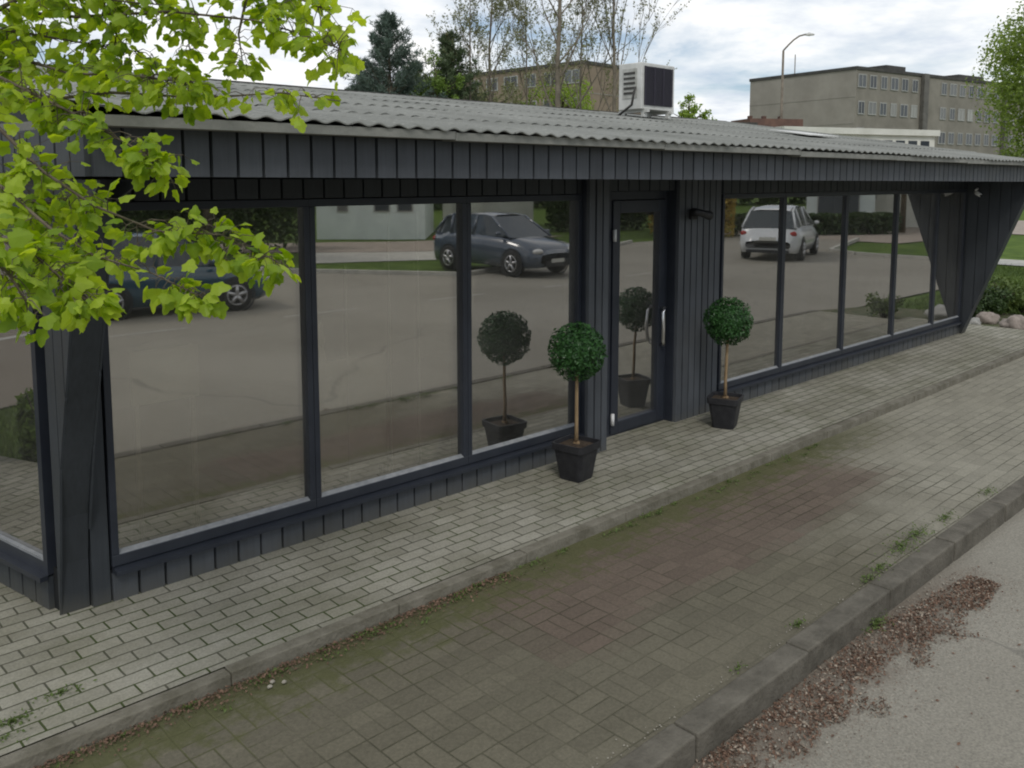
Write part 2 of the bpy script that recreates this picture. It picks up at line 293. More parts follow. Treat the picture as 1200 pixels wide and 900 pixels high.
def roofmat():
    m, t, o = new_mat('weathered_roof_sheet')
    b = N(t, 'ShaderNodeBsdfPrincipled', i_Roughness=.92); b.inputs['Specular IOR Level'].default_value = .15; t.links.new(b.outputs[0], o.inputs[0])
    P = t.nodes.new('ShaderNodeNewGeometry').outputs['Position']
    a = N(t, 'ShaderNodeTexNoise', i_Scale=.8, i_Detail=6.0, i_Roughness=.6); t.links.new(P, a.inputs['Vector']); ar = ramp(t, [(.32, (.165, .17, .155)), (.68, (.265, .27, .25))]); t.links.new(a.outputs[0], ar.inputs[0])
    l = N(t, 'ShaderNodeTexNoise', i_Scale=26.0, i_Detail=6.0, i_Roughness=.75); t.links.new(P, l.inputs['Vector']); lr = ramp(t, [(.56, 0.0), (.66, .75)]); t.links.new(l.outputs[0], lr.inputs[0])
    k = N(t, 'ShaderNodeTexNoise', i_Scale=9.0, i_Detail=7.0, i_Roughness=.75); t.links.new(P, k.inputs['Vector']); kr = ramp(t, [(.55, 0.0), (.70, .6)]); t.links.new(k.outputs[0], kr.inputs[0])
    c = mixc(t, lr.outputs[0], ar.outputs[0], (.34, .35, .31)); c = mixc(t, kr.outputs[0], c, (.075, .075, .06))
    t.links.new(c, b.inputs[0]); bp = N(t, 'ShaderNodeBump', i_Strength=.5, i_Distance=.006); t.links.new(l.outputs[0], bp.inputs['Height']); t.links.new(bp.outputs[0], b.inputs['Normal'])
    return m
m_roof = roofmat()
m_trim = pmat('grey_roof_trim', (.19, .195, .175), (.30, .30, .27), scale=3, rough=0.8, bump=0.3)
m_steel = pmat('brushed_steel', (.75, .75, .76), rough=0.28, metal=1.0)
m_white = pmat('white_plastic', (.68, .69, .68), (.76, .76, .75), scale=6, rough=0.5)
m_acwhite = pmat('white_painted_metal', (.50, .50, .47), (.66, .66, .63), scale=4, rough=0.5)
m_black = pmat('black_plastic', (.016, .016, .018), (.024, .024, .027), scale=8, rough=0.5)
m_pot = pmat('black_pot', (.014, .014, .017), (.028, .028, .031), scale=10, rough=0.55, bump=0.2)
m_soil = pmat('potting_soil', (.035, .024, .016), (.09, .065, .042), scale=30, rough=1.0, bump=1, bscale=60)
m_bark = pmat('bark', (.075, .06, .04), (.15, .125, .09), scale=8, rough=0.95, bump=0.8, bscale=25, stretch=(1, 1, .25))
m_topbark = pmat('pale_stem', (.21, .14, .075), (.33, .235, .13), scale=20, rough=0.85, bump=0.5, stretch=(1, 1, .25))
m_bareb = pmat('grey_bark', (.13, .11, .085), (.22, .19, .15), scale=3, rough=0.95)
m_boxleaf = leafmat('dark_box_leaves', (.020, .060, .018), (.045, .125, .032), 0.12, scale=14, rough=0.35)
m_maple = leafmat('spring_maple_leaves', (.15, .26, .020), (.44, .56, .065), 0.55, scale=3.0, rough=0.45)
m_pine = leafmat('blue_pine_needles', (.075, .110, .090), (.135, .180, .145), 0.1, scale=1.0)
m_pine2 = leafmat('green_pine_needles', (.07, .105, .055), (.135, .18, .09), 0.1, scale=1.0)
m_lime = leafmat('lime_leaves', (.16, .25, .03), (.26, .36, .06), 0.35, scale=1.5)
m_fresh = leafmat('fresh_tree_leaves', (.11, .18, .035), (.21, .31, .07), 0.3, scale=0.8)
m_fresh2 = leafmat('yellow_green_tree_leaves', (.11, .17, .03), (.28, .37, .08), 0.35, scale=0.8)
m_dleaf = leafmat('dark_shrub_leaves', (.022, .045, .014), (.06, .10, .028), 0.15, scale=1.0)
m_bud = leafmat('bud_leaves', (.16, .17, .08), (.24, .25, .12), 0.2, scale=1)
m_weed = leafmat('weed_leaves', (.06, .10, .02), (.13, .18, .05), 0.2, scale=8)
m_conc = pmat('grey_panel_concrete', (.26, .24, .208), (.33, .305, .265), scale=.35, rough=0.95, detail=8)
m_concd = pmat('grey_brick_facade', (.19, .175, .148), (.26, .24, .205), scale=.5, rough=0.95, detail=8)
m_brown = pmat('brown_brick_facade', (.21, .165, .12), (.27, .215, .16), scale=.5, rough=0.95, detail=8)
m_winD = pmat('dark_window', (.035, .042, .05), (.10, .115, .125), scale=.6, rough=0.15)
def _rw():
    t = m_winD.node_tree; b = [n for n in t.nodes if n.type == 'BSDF_PRINCIPLED'][0]; oi = N(t, 'ShaderNodeObjectInfo'); r = ramp(t, [(0.0, (.03, .036, .045)), (0.6, (.08, .09, .10)), (0.75, (.20, .20, .19)), (1.0, (.32, .32, .29))]); t.links.new(oi.outputs['Random'], r.inputs[0]); t.links.new(r.outputs[0], b.inputs[0])
_rw()
m_winF = pmat('window_frame_white', (.36, .36, .34))
m_darkroof = pmat('roof_felt', (.05, .048, .045), (.08, .076, .07), scale=1, rough=0.9)
m_redroof = pmat('rusty_red_roof', (.085, .05, .04), (.14, .08, .06), scale=1.5, rough=0.9)
m_cream = pmat('cream_render', (.56, .56, .50), (.66, .66, .60), scale=1, rough=0.9)
m_pgreen = pmat('pale_render', (.62, .68, .66), (.72, .78, .75), scale=1, rough=0.9)
m_pave2 = pmat('beige_path', (.26, .22, .18), (.36, .31, .26), scale=2, rough=0.95)
m_lightk = pmat('pale_kerb', (.38, .37, .33), (.48, .47, .42), scale=3, rough=0.9)
m_stone = pmat('field_stone', (.20, .165, .14), (.36, .31, .27), scale=5, rough=0.9, bump=0.6)
m_stone2 = pmat('grey_field_stone', (.26, .26, .24), (.42, .41, .38), scale=5, rough=0.9, bump=0.6)
m_litter = pmat('leaf_litter', (.075, .044, .030), (.23, .145, .10), scale=45, rough=0.95)
m_grit = pmat('pale_grit', (.24, .22, .18), (.40, .37, .31), scale=30, rough=0.95)
m_inner = pmat('interior_floor', (.10, .095, .085), (.13, .125, .11), scale=2, rough=0.6)
m_innerw = pmat('interior_wall', (.16, .155, .14), (.20, .195, .18), scale=1, rough=0.9)
m_paper = pmat('pale_poster', (.62, .62, .52), (.72, .72, .62), scale=2, rough=0.8)
m_road_w = pmat('road_paint', (.29, .28, .25), (.40, .39, .35), scale=9, rough=0.8)
m_tyre = pmat('tyre_rubber', (.018, .018, .018), rough=0.8)
m_rim = pmat('alloy_rim', (.55, .55, .56), rough=0.3, metal=0.9)
m_carglass = pmat('car_glass', (.035, .045, .05), rough=0.05, spec=0.8)
m_lampred = pmat('red_lens', (.35, .02, .015), rough=0.2)
m_lampclear = pmat('clear_lens', (.6, .6, .58), rough=0.15)
m_plate = pmat('plate', (.55, .55, .5))
m_yel = leafmat('yellow_shrub', (.30, .24, .05), (.42, .30, .07), 0.2, scale=.8)

# ------------------------------------------------------------------ mesh helpers
class MB:
    def __init__(s): s.v = []; s.f = []; s.sm = []
    def add(s, vs, fs, smooth=False):
        o = len(s.v); s.v += [tuple(v) for v in vs]; s.f += [tuple(i + o for i in f) for f in fs]; s.sm += [smooth] * len(fs)
    def box(s, x0, x1, y0, y1, z0, z1):
        s.add([(x0, y0, z0), (x1, y0, z0), (x1, y1, z0), (x0, y1, z0), (x0, y0, z1), (x1, y0, z1), (x1, y1, z1), (x0, y1, z1)],
              [(0, 3, 2, 1), (4, 5, 6, 7), (0, 1, 5, 4), (1, 2, 6, 5), (2, 3, 7, 6), (3, 0, 4, 7)])
    def prism(s, pts, d):
        """polygon (3D points) extruded by vector d"""
        n = len(pts); d = Vector(d)
        vs = [Vector(p) for p in pts] + [Vector(p) + d for p in pts]
        fs = [tuple(range(n - 1, -1, -1)), tuple(range(n, 2 * n))] + [(i, (i + 1) % n, (i + 1) % n + n, i + n) for i in range(n)]
        s.add(vs, fs)
    def poly(s, pts): s.add(pts, [tuple(range(len(pts)))])
    def tube(s, pts, rad, n=8, cap=True):
        pts = [Vector(p) for p in pts]; rings = []
        if not hasattr(rad, '__len__'): rad = [rad] * len(pts)
        up = Vector((.13, .37, .92)).normalized()
        for i, p in enumerate(pts):
            a = pts[max(i - 1, 0)]; b = pts[min(i + 1, len(pts) - 1)]; d = (b - a)
            if d.length < 1e-9: d = Vector((0, 0, 1))
            d.normalize(); x = d.cross(up)
            if x.length < .05: x = d.cross(Vector((1, 0, 0)))
            x.normalize(); y = d.cross(x)
            rings.append([p + (x * math.cos(k * 2 * math.pi / n) + y * math.sin(k * 2 * math.pi / n)) * rad[i] for k in range(n)])
        vs = [v for r in rings for v in r]
        fs = [(i * n + k, i * n + (k + 1) % n, (i + 1) * n + (k + 1) % n, (i + 1) * n + k) for i in range(len(pts) - 1) for k in range(n)]
        if cap: fs += [tuple(range(n - 1, -1, -1)), tuple(range((len(pts) - 1) * n, len(pts) * n))]
        s.add(vs, fs, True)
    def lathe(s, prof, n=24, c=(0, 0, 0), axis='z'):
        vs = []
        for (r, h) in prof:
            for k in range(n):
                a = k * 2 * math.pi / n; x, y = r * math.cos(a), r * math.sin(a)
                vs.append((c[0] + x, c[1] + y, c[2] + h) if axis == 'z' else (c[0] + x, c[1] + h, c[2] + y))
        m = len(prof)
        fs = [(i * n + k, i * n + (k + 1) % n, (i + 1) * n + (k + 1) % n, (i + 1) * n + k) for i in range(m - 1) for k in range(n)]
        s.add(vs, fs, True)
    def blob(s, c, r, seed=0, n=14, m=9, amp=.2, fl=0.0):
        vs = []
        for i in range(m + 1):
            th = math.pi * i / m
            for k in range(n):
                a = 2 * math.pi * k / n; d = Vector((math.sin(th) * math.cos(a), math.sin(th) * math.sin(a), math.cos(th)))
                q = 1 + amp * mnoise.noise(d * 1.4 + Vector((seed, seed * .7, 0)))+ amp * .4 * mnoise.noise(d * 4 + Vector((seed, 3, 0)))
                vs.append((c[0] + d.x * r[0] * q, c[1] + d.y * r[1] * q, c[2] + d.z * r[2] * q))
        s.add(vs, [(i * n + k, (i + 1) * n + k, (i + 1) * n + (k + 1) % n, i * n + (k + 1) % n) for i in range(m) for k in range(n)], True)
    def build(s, name, mat, parent=None, world=True, bevel=0.0):
        me = bpy.data.meshes.new(name)
        off = Vector((0, 0, 0))
        if parent is not None and world:
            p = parent
            while p is not None: off += p.location; p = p.parent
        me.from_pydata([tuple(Vector(v) - off) for v in s.v], [], s.f)
        me.polygons.foreach_set('use_smooth', s.sm); me.update()
        o = bpy.data.objects.new(name, me); C.objects.link(o); me.materials.append(mat)
        if parent is not None: o.parent = parent
        if bevel:
            b = o.modifiers.new('bevel', 'BEVEL'); b.width = bevel; b.segments = 2; b.limit_method = 'ANGLE'
        return o

def tag(o, label, cat, group=None, kind=None):
    o['label'] = label; o['category'] = cat
    if group: o['group'] = group
    if kind: o['kind'] = kind
    return o
def thing(name, loc, label, cat, group=None, rz=0):
    o = bpy.data.objects.new(name, None); C.objects.link(o); o.location = loc; o.rotation_euler = (0, 0, rz); o.empty_display_size = .2
    return tag(o, label, cat, group)
def struct(name, mb, mat):
    o = mb.build(name, mat); o['kind'] = 'structure'; return o

# ================================================================== GROUND
UZ = 0.06; RZ = -0.13
b = MB(); n = 40
b.poly([(-400, -400, -.16), (400, -400, -.16), (400, 400, -.16), (-400, 400, -.16)]); struct('ground', b, m_lawn)
# asphalt: street and yard in front of the building and beyond it to the left
b = MB()
b.poly([(-60, 2.1, RZ), (-60, -40, RZ), (6, -40, RZ), (12.2, -12.4, RZ), (15.3, -7.9, RZ), (22.5, -9.9, RZ), (28.5, -12.6, RZ), (36.5, -12.2, RZ), (37.0, -7.0, RZ), (30.2, -4.9, RZ), (29.4, -3.6, RZ), (29.2, 2.1, RZ)])
struct('road', b, m_asph)
b = MB(); b.poly([(-60, 6.3, RZ), (-60, 2.1, RZ), (-4.2, 2.1, RZ), (-4.2, 6.3, RZ)]); b.poly([(-60, 10.2, RZ), (-60, 6.3, RZ), (-2.0, 6.3, RZ), (-2.0, 10.2, RZ)]); b.poly([(-60, 40, RZ), (-60, 10.2, RZ), (1.0, 10.2, RZ), (1.0, 40, RZ)])
struct('yard', b, m_asph)
# pavement surfaces
b = MB(); b.poly([(-4.2, 2.195, -.006), (15.46, 2.195, -.006), (15.46, 3.87, -.006), (-4.2, 3.87, -.006)]); struct('lower_pavement', b, m_lower)
b = MB(); b.poly([(-4.2, 3.94, UZ), (15.46, 3.94, UZ), (15.46, 5.3, UZ), (1.45, 5.3, UZ), (1.45, 9.6, UZ), (-0.3, 9.6, UZ), (-0.3, 6.2, UZ), (-4.2, 6.2, UZ)]); struct('upper_pavement', b, m_upper)
# step kerb between the pavements (stones with slightly uneven joints), road kerb of 1 m stones
b = MB(); x = -4.2
while x < 15.4:
    L = 1.0; j = rnd.uniform(-.004, .004)
    b.box(x, min(x + L - .004, 15.46), 3.86 + j, 3.937 + j, -.2, UZ + .004 + rnd.uniform(-.004, .004)); x += L
o = b.build('step_kerb', m_step, bevel=.006); o['kind'] = 'structure'
b = MB(); x = -4.1 + .2
xs = []
k0 = 3.10
x = k0 - 8
i = 0
while x < 15.4:
    j = rnd.uniform(-.007, .007); dz = rnd.uniform(.000, .010)
    b.box(x + .005, min(x + .995, 15.46), 2.085 + j, 2.217 + j, -.3, dz); x += 1.0
o = b.build('road_kerb', m_kerb, bevel=.010); o['kind'] = 'structure'
# soil verge right of the pavement end
m_soilg = pmat('bare_soil_and_moss', (.055, .075, .025), (.13, .12, .075), scale=5, rough=1, bump=.8, bscale=40)
b = MB(); b.poly([(15.46, 1.9, -.05), (17.2, 2.4, -.07), (18.3, 6.0, -.07), (17.6, 9.5, -.07), (15.2, 9.6, -.05), (14.52, 5.05, -.05), (15.46, 5.05, -.05)]); struct('planting_bed', b, m_soilg)
# paths and lawns across the street
b = MB(); b.poly([(29.2, 2.1, -.125), (29.2, 30, -.125), (31.3, 30, -.125), (31.3, 2.1, -.125)])
b.poly([(18.4, -12.1, -.14), (20.7, -14.9, -.14), (16.5, -17.8, -.14), (14.4, -13.95, -.14)][::-1])
struct('path', b, m_lightk)
b = MB(); b.poly([(36, -14, -.125), (62, -17, -.125), (62, -3, -.125), (36, -5.0, -.125)])
b.poly([(18.0, -16.2, -.13), (20.9, -14.4, -.13), (30, -18, -.13), (22.4, -19.8, -.13), (14.0, -25, -.13), (12.6, -21, -.13)])
b.poly([(46, -2, -.12), (62, -2, -.12), (62, 30, -.12), (46, 30, -.12)])
struct('paved_yard', b, m_pave2)
def kerbline(pts, z=-.02, wd=.14):
    b = MB()
    for p, q in zip(pts, pts[1:]):
        p = Vector(p); q = Vector(q); d = (q - p).normalized(); nn = Vector((-d.y, d.x)) * wd
        L = (q - p).length; k = 0
        while k < L - .05:
            e = min(k + .99, L); a0 = p + d * k; a1 = p + d * e
            b.prism([(a0.x, a0.y, -.25), (a1.x, a1.y, -.25), (a1.x + nn.x, a1.y + nn.y, -.25), (a0.x + nn.x, a0.y + nn.y, -.25)], (0, 0, .25 + z)); k += 1.0
    return b
o = kerbline([(6, -40), (12.2, -12.4), (15.3, -7.9), (22.5, -9.9), (28.5, -12.6)]).build('far_kerb', m_lightk); o['kind'] = 'structure'
o = kerbline([(36.8, -7.0), (30.2, -4.9), (29.4, -3.6), (29.2, 2.1)]).build('side_kerb', m_lightk); o['kind'] = 'structure'
b = MB()
for i in range(7): b.box(-2 + i * 3.4, -.4 + i * 3.4, -5.0 + .06 * i, -4.88 + .06 * i, RZ + .004, RZ + .0045)
b.box(-9, -4.6, 14.2, 14.4, RZ + .004, RZ + .0045)
struct('road_markings', b, m_road_w)

# ================================================================== THE SHOP BUILDING
YF = 5.00      # front of frames
YG = 5.04      # glass plane
shop = thing('shop_building', (8, 5.04, UZ), 'long single storey shop clad in anthracite boards under a grey corrugated roof', 'building')
WX = lambda y: 1.38 - .19 * (y - 5.04)      # left wall line in plan

def boards(b, p0, p1, z0, z1, depth, pitch, gap=.008, z0b=None, z1b=None, out=(0, -1)):
    """vertical boards standing along p0->p1 (plan points), bottoms z0..z0b and tops z1..z1b, sticking out by depth"""
    p0 = Vector(p0); p1 = Vector(p1); L = (p1 - p0).length; d = (p1 - p0) / L; o = Vector(out).normalized() * depth
    z0b = z0 if z0b is None else z0b; z1b = z1 if z1b is None else z1b
    k = 0
    while k < L - .01:
        e = min(k + pitch - gap, L); a = p0 + d * k; c = p0 + d * e; jj = o * rnd.uniform(.86, 1.0)
        f = k / L; g = e / L
        za, zb = z0 + (z0b - z0) * f, z0 + (z0b - z0) * g; ta, tb = z1 + (z1b - z1) * f, z1 + (z1b - z1) * g
        vs = [(a.x, a.y, za), (c.x, c.y, zb), (c.x, c.y, tb), (a.x, a.y, ta)]
        ch = d * .004
        vs2 = [(a.x + jj.x + ch.x, a.y + jj.y + ch.y, za), (c.x + jj.x - ch.x, c.y + jj.y - ch.y, zb), (c.x + jj.x - ch.x, c.y + jj.y - ch.y, tb), (a.x + jj.x + ch.x, a.y + jj.y + ch.y, ta)]
        b.add(vs + vs2, [(3, 2, 1, 0), (4, 5, 6, 7), (0, 1, 5, 4), (1, 2, 6, 5), (2, 3, 7, 6), (3, 0, 4, 7)])
        k += pitch

BP = .152
# base cladding
for p0_, p1_ in (((1.652, 5.03), (5.57, 5.03)), ((7.75, 5.06), (14.36, 5.06))):
    b = MB(); boards(b, p0_, p1_, UZ, .222, .028, BP); b.build('base_cladding', m_boards_lit, shop)
    b = MB(); b.box(p0_[0] - .03, p1_[0], p0_[1] + .002, p0_[1] + .09, UZ, .24); b.build('plinth', m_gap, shop)
# sills
b = MB(); b.prism([(1.66, 4.955, .222), (1.66, 5.04, .222), (1.66, 5.04, .262), (1.66, 4.955, .246)], (3.91, 0, 0)); b.build('window_sill', m_frame, shop)
b = MB(); b.prism([(7.74, 4.985, .222), (7.74, 5.07, .222), (7.74, 5.07, .262), (7.74, 4.985, .246)], (6.6, 0, 0)); b.build('window_sill', m_frame, shop)
# header cladding above windows and door
for xa_, xb_, y_, z_ in ((1.56, 5.57, 5.03, 2.315), (7.74, 14.36, 5.06, 2.292), (5.85, 7.0, 5.12, 2.332)):
    b = MB(); boards(b, (xa_, y_), (xb_, y_), z_, 2.435, .03, BP); b.build('header_cladding', m_boards_shaded, shop)
    b = MB(); b.box(xa_ - .01, xb_, y_ + .001, y_ + .08, z_, 2.46); b.build('lintel', m_gap, shop)

def window(x0, x1, z0, z1, yf, yg, left_w=.045, right_w=.045):
    f = MB(); fb, ft = .065, .05
    f.box(x0, x1, yf, yg + .05, z0, z0 + fb); f.box(x0, x1, yf, yg + .05, z1 - ft, z1)
    f.box(x0, x0 + left_w, yf, yg + .05, z0 + fb, z1 - ft); f.box(x1 - right_w, x1, yf, yg + .05, z0 + fb, z1 - ft)
    fr = f.build('window', m_frame, shop, bevel=.004)
    p = MB(); X0, X1, Z0, Z1 = x0 + left_w, x1 - right_w, z0 + fb, z1 - ft
    p.box(X0 - .004, X1 + .004, yg, yg + .024, Z0 - .004, Z1 + .004); p.build('pane', m_glass, fr)
    g = MB(); g.prism([(X0, yf + .004, Z0), (X0, yg - .001, Z0), (X0, yg - .001, Z0 + .018), (X0, yf + .01, Z0 + .004)], (X1 - X0, 0, 0)); g.build('glazing_bead', m_bead, fr)
    return fr
for x0, x1 in ((1.655, 2.963), (2.965, 4.292), (4.294, 5.570)): window(x0, x1, .262, 2.31, YF, YG, .04, .042)
for x0, x1 in ((7.74, 8.967), (8.969, 10.46), (10.462, 11.93), (11.932, 13.30), (13.302, 14.36)): window(x0, x1, .262, 2.29, 5.03, 5.06, .034, .034)

# left end wall (runs back at an angle), its window and boards
dL = Vector((-.187, .982)).normalized(); nL = Vector((-dL.y, dL.x)) * 1.0     # outward normal (towards -x)
if nL.x > 0: nL = -nL
def LW(s, off=0): q = Vector((1.38, 5.04)) + dL * s + nL * off; return (q.x, q.y)
def lbox(b, s0, s1, o0, o1, z0, z1):
    p = [LW(s0, o0), LW(s1, o0), LW(s1, o1), LW(s0, o1)]
    b.prism([(q[0], q[1], z0) for q in p], (0, 0, z1 - z0))
b = MB(); boards(b, LW(.11, -.03), LW(4.3, -.03), UZ, .25, .03, BP, out=nL); boards(b, LW(.0, -.03), LW(4.3, -.03), 2.30, 2.45, .03, BP, out=nL)
boards(b, LW(1.75, -.03), LW(4.3, -.03), .25, 2.30, .03, BP, out=nL)
b.build('side_cladding', m_boards_shaded, shop)
b = MB(); lbox(b, .02, 4.3, -.12, -.031, UZ, .3); lbox(b, .02, 4.3, -.12, -.031, 2.27, 2.46); lbox(b, 1.74, 4.3, -.12, -.031, .3, 2.27); b.build('side_wall', m_gap, shop)
f = MB(); lbox(f, .105, 1.73, -.06, .0, .262, .33); lbox(f, .105, 1.73, -.06, 0, 2.25, 2.30); lbox(f, .105, .15, -.06, 0, .33, 2.25); lbox(f, 1.68, 1.73, -.06, 0, .33, 2.25)
lf = f.build('window', m_frame, shop)
f = MB(); lbox(f, .13, 1.70, -.05, -.03, .31, 2.26); f.build('pane', m_glass, lf)
f = MB(); lbox(f, .15, 1.68, -.029, -.004, .33, .345); f.build('glazing_bead', m_bead, lf)
b = MB(); lbox(b, .105, 1.76, .0, .045, .235, .262); b.build('window_sill', m_frame, shop)

# slanted fins at both ends of the front
def fin(x0, x1, prof, name='slanted_fin'):
    b = MB(); b.prism([(x0 + .012, y, z) for y, z in prof], (x1 - x0 - .024, 0, 0)); core = b.build(name, m_boards_shaded, shop, bevel=.004)
    # boards on both faces, cut to the slanted outline
    def ylow(z):
        for (ya, za), (yb, zb) in zip(prof, prof[1:]):
            if za <= z <= zb and zb > za: return ya + (yb - ya) * (z - za) / (zb - za)
        return prof[-1][0]
    b = MB(); y = 5.36; pit = .15
    for sx in (x0, x1):
        yy = 5.04 if sx == x0 and x0 < 5 else 5.0
        k = 0
        while yy - k * pit > 4.05:
            ya = yy - k * pit; yb = ya - pit + .010; k += 1
            # bottom z where the slanted edge reaches y
            def zl(yv):
                for (y0, z0), (y1, z1) in zip(prof, prof[1:]):
                    if y0 >= yv >= y1 and y0 > y1: return z0 + (z1 - z0) * (y0 - yv) / (y0 - y1)
                return z0 if yv > prof[0][0] else None
            za = zl(min(ya, prof[0][0] - .0001)); zb = zl(yb)
            if za is None: continue
            if zb is None:
                yb = prof[-2][0] if False else 4.12; zb = zl(yb) or 2.4
                if yb > ya: continue
            dxx = -.0 if sx == x0 else 0
            o0, o1 = (sx, sx + .012) if sx == x0 else (sx - .012, sx)
            b.prism([(o0, ya, za), (o0, yb, zb), (o0, yb, 2.43), (o0, ya, 2.43)], (.012, 0, 0))
    b.build('fin_boards', m_boards_shaded, core)
    return core
fin(1.38, 1.55, [(5.04, UZ), (5.025, .35), (4.985, .62), (4.90, .90), (4.79, 1.20), (4.62, 1.68), (4.36, 2.435), (5.06, 2.435), (5.06, UZ)])
fin(14.36, 14.52, [(5.04, UZ), (5.0, UZ + .01), (4.12, 2.42), (5.3, 2.42), (5.3, UZ)])
b = MB(); boards(b, (1.545, 5.05), (1.648, 5.05), UZ, 2.44, .035, .111); b.build('corner_board', m_boards_shaded, shop)
b = MB(); b.box(1.50, 1.70, 5.052, 5.3, UZ, 2.44); b.build('corner_post', m_gap, shop)

# clad pillar left of the door, clad wall right of it
b = MB(); boards(b, (5.575, 4.955), (5.84, 4.955), UZ, 2.44, .035, .09, gap=.012); b.build('door_pillar', m_boards_lit, shop)
b = MB(); b.box(5.572, 5.845, 4.956, 5.30, UZ, 2.44); b.build('pillar_core', m_frame, shop)
b = MB(); boards(b, (7.005, 5.075), (7.735, 5.075), UZ, 2.44, .035, .104, gap=.012); b.build('wall_cladding', m_boards_lit, shop)
b = MB(); b.box(7.0, 7.738, 5.076, 5.30, UZ, 2.44); b.build('wall_core', m_frame, shop)
# door
YD = 5.20
fr = MB(); fr.box(5.846, 6.16, YD - .03, YD + .06, UZ, 2.33); fr.box(6.955, 6.998, YD - .03, YD + .06, UZ, 2.33); fr.box(6.16, 6.955, YD - .03, YD + .06, 2.25, 2.33)
fr.box(6.16, 6.955, YD - .03, YD + .06, UZ, UZ + .02); fr.build('door_frame', m_frame, shop, bevel=.004)
d = MB(); x0, x1, z0, z1 = 6.165, 6.95, UZ + .024, 2.245
d.box(x0, 6.265, YD - .045, YD + .02, z0, z1); d.box(6.855, x1, YD - .045, YD + .02, z0, z1); d.box(6.265, 6.855, YD - .045, YD + .02, z0, .19); d.box(6.265, 6.855, YD - .045, YD + .02, 2.13, z1)
door = d.build('door', m_frame, shop, bevel=.005)
d = MB(); d.box(6.26, 6.86, YD - .005, YD + .015, .185, 2.135); d.build('pane', m_glass, door)
d = MB(); hx, hy = 6.865, YD - .10
d.tube([(hx + .03, YD - .045, 1.20), (hx + .03, hy + .01, 1.20), (hx, hy, 1.16), (hx - .01, hy - .01, 1.02), (hx, hy, .88), (hx + .03, hy + .01, .84), (hx + .03, YD - .045, .84)], .016, 10)
d.build('handle', m_steel, door)
d = MB(); d.tube([(6.43, YD + .06, .86), (6.43, YD + .10, .88), (6.43, YD + .10, 1.18), (6.43, YD + .06, 1.2)], .011, 8); d.tube([(6.62, YD + .06, .86), (6.62, YD + .10, .88), (6.62, YD + .10, 1.18), (6.62, YD + .06, 1.2)], .011, 8); d.build('inner_handle', m_steel, door)
for hz in (.225, 1.93):
    d = MB(); d.tube([(6.172, YD - .058, hz - .055), (6.172, YD - .058, hz + .055)], .016, 10); d.box(6.16, 6.20, YD - .052, YD - .046, hz - .045, hz + .045); d.build('hinge', m_white, door)

# interior shell
b = MB(); b.box(1.4, 14.35, 5.35, 9.2, 0.0, .08); b.build('floor', m_inner, shop)
b = MB(); b.box(1.0, 14.35, 9.2, 9.3, 0, 2.7); b.box(14.30, 14.36, 5.31, 9.2, 0, 2.7); b.build('inner_wall', m_innerw, shop)
b = MB(); b.box(1.2, 14.35, 5.12, 9.2, 2.47, 2.5); b.build('ceiling', m_innerw, shop)
b = MB(); b.prism([(14.52, 5.3, -.2), (14.52, 9.3, -.2), (14.52, 9.3, 3.3), (14.52, 5.3, 2.8)], (-.1, 0, 0)); b.build('end_wall', m_boards_shaded, shop)
b = MB(); b.prism([(LW(0)[0], 5.04, 2.46), (LW(4.2)[0], 9.2, 2.46), (LW(4.2)[0], 9.2, 3.4), (1.38, 5.04, 2.86)], (.1, 0, 0)); b.build('side_gable', m_boards_shaded, shop)
b = MB(); b.box(.6, 14.5, 9.3, 9.4, -.2, 3.3); b.build('back_wall', m_boards_shaded, shop)

# soffit, fascia, roof
b = MB(); b.prism([(1.40, 4.13, 2.455), (14.5, 4.13, 2.425), (14.5, 5.4, 2.425), (1.40, 5.4, 2.455)], (0, 0, .015)); b.build('soffit', m_gap, shop)
b = MB(); boards(b, (1.36, 4.13), (14.62, 4.13), 2.446, 2.665, .03, .137, gap=.009, z0b=2.405, z1b=2.622); 
b.build('fascia', m_boards_lit, shop)
b = MB(); b.prism([(1.38, 4.131, 2.452), (14.60, 4.131, 2.415), (14.60, 4.131, 2.66), (1.38, 4.131, 2.70)], (0, .04, 0)); b.build('fascia_back', m_gap, shop)
b = MB(); boards(b, (1.36, 4.13), (LW(4.2)[0], 9.2), 2.446, 2.665, .03, .137, out=nL); b.build('side_fascia', m_boards_lit, shop)
b = MB()
k = 1.33
while k < 14.6:     # trim strip in lengths, slightly uneven
    e = min(k + 2.0, 14.64); dz = rnd.uniform(-.005, .005); z = 2.662 - .0033 * (k - 1.4) + dz
    b.prism([(k, 3.975, z), (k, 4.10, z), (k, 4.10, z + .050), (k, 3.97, z + .046)], (e - k - .004, 0, 0)); k = e
b.build('roof_trim', m_trim, shop)
b = MB(); 
for s in range(3):
    p, q = LW(-.95 + s * 2.0, .06), LW(-.95 + s * 2 + 1.99, .06); b.prism([(p[0], p[1], 2.668), (q[0], q[1], 2.668), (q[0] + .05, q[1], 2.668), (p[0] + .05, p[1], 2.668)], (0, 0, .055))
b.build('side_roof_trim', m_trim, shop)
def roof_z(x, y, row=0):
    z = 2.727 + .1437 * (y - 3.97)
    z += .0085 * math.cos(2 * math.pi * (x - .03) / .131)
    z += .012 * mnoise.noise(Vector((x * .45, y * .5, 1.3))) + .006 * mnoise.noise(Vector((x * 1.7, y * 1.3, 4)))
    return z - .0030 * (x - 1.4) * (1 - (y - 4) / 5.5 if y < 9.5 else 0)
b = MB(); rows = [(3.955, 5.15), (5.0, 6.25), (6.1, 7.35), (7.2, 8.45), (8.3, 9.55)]
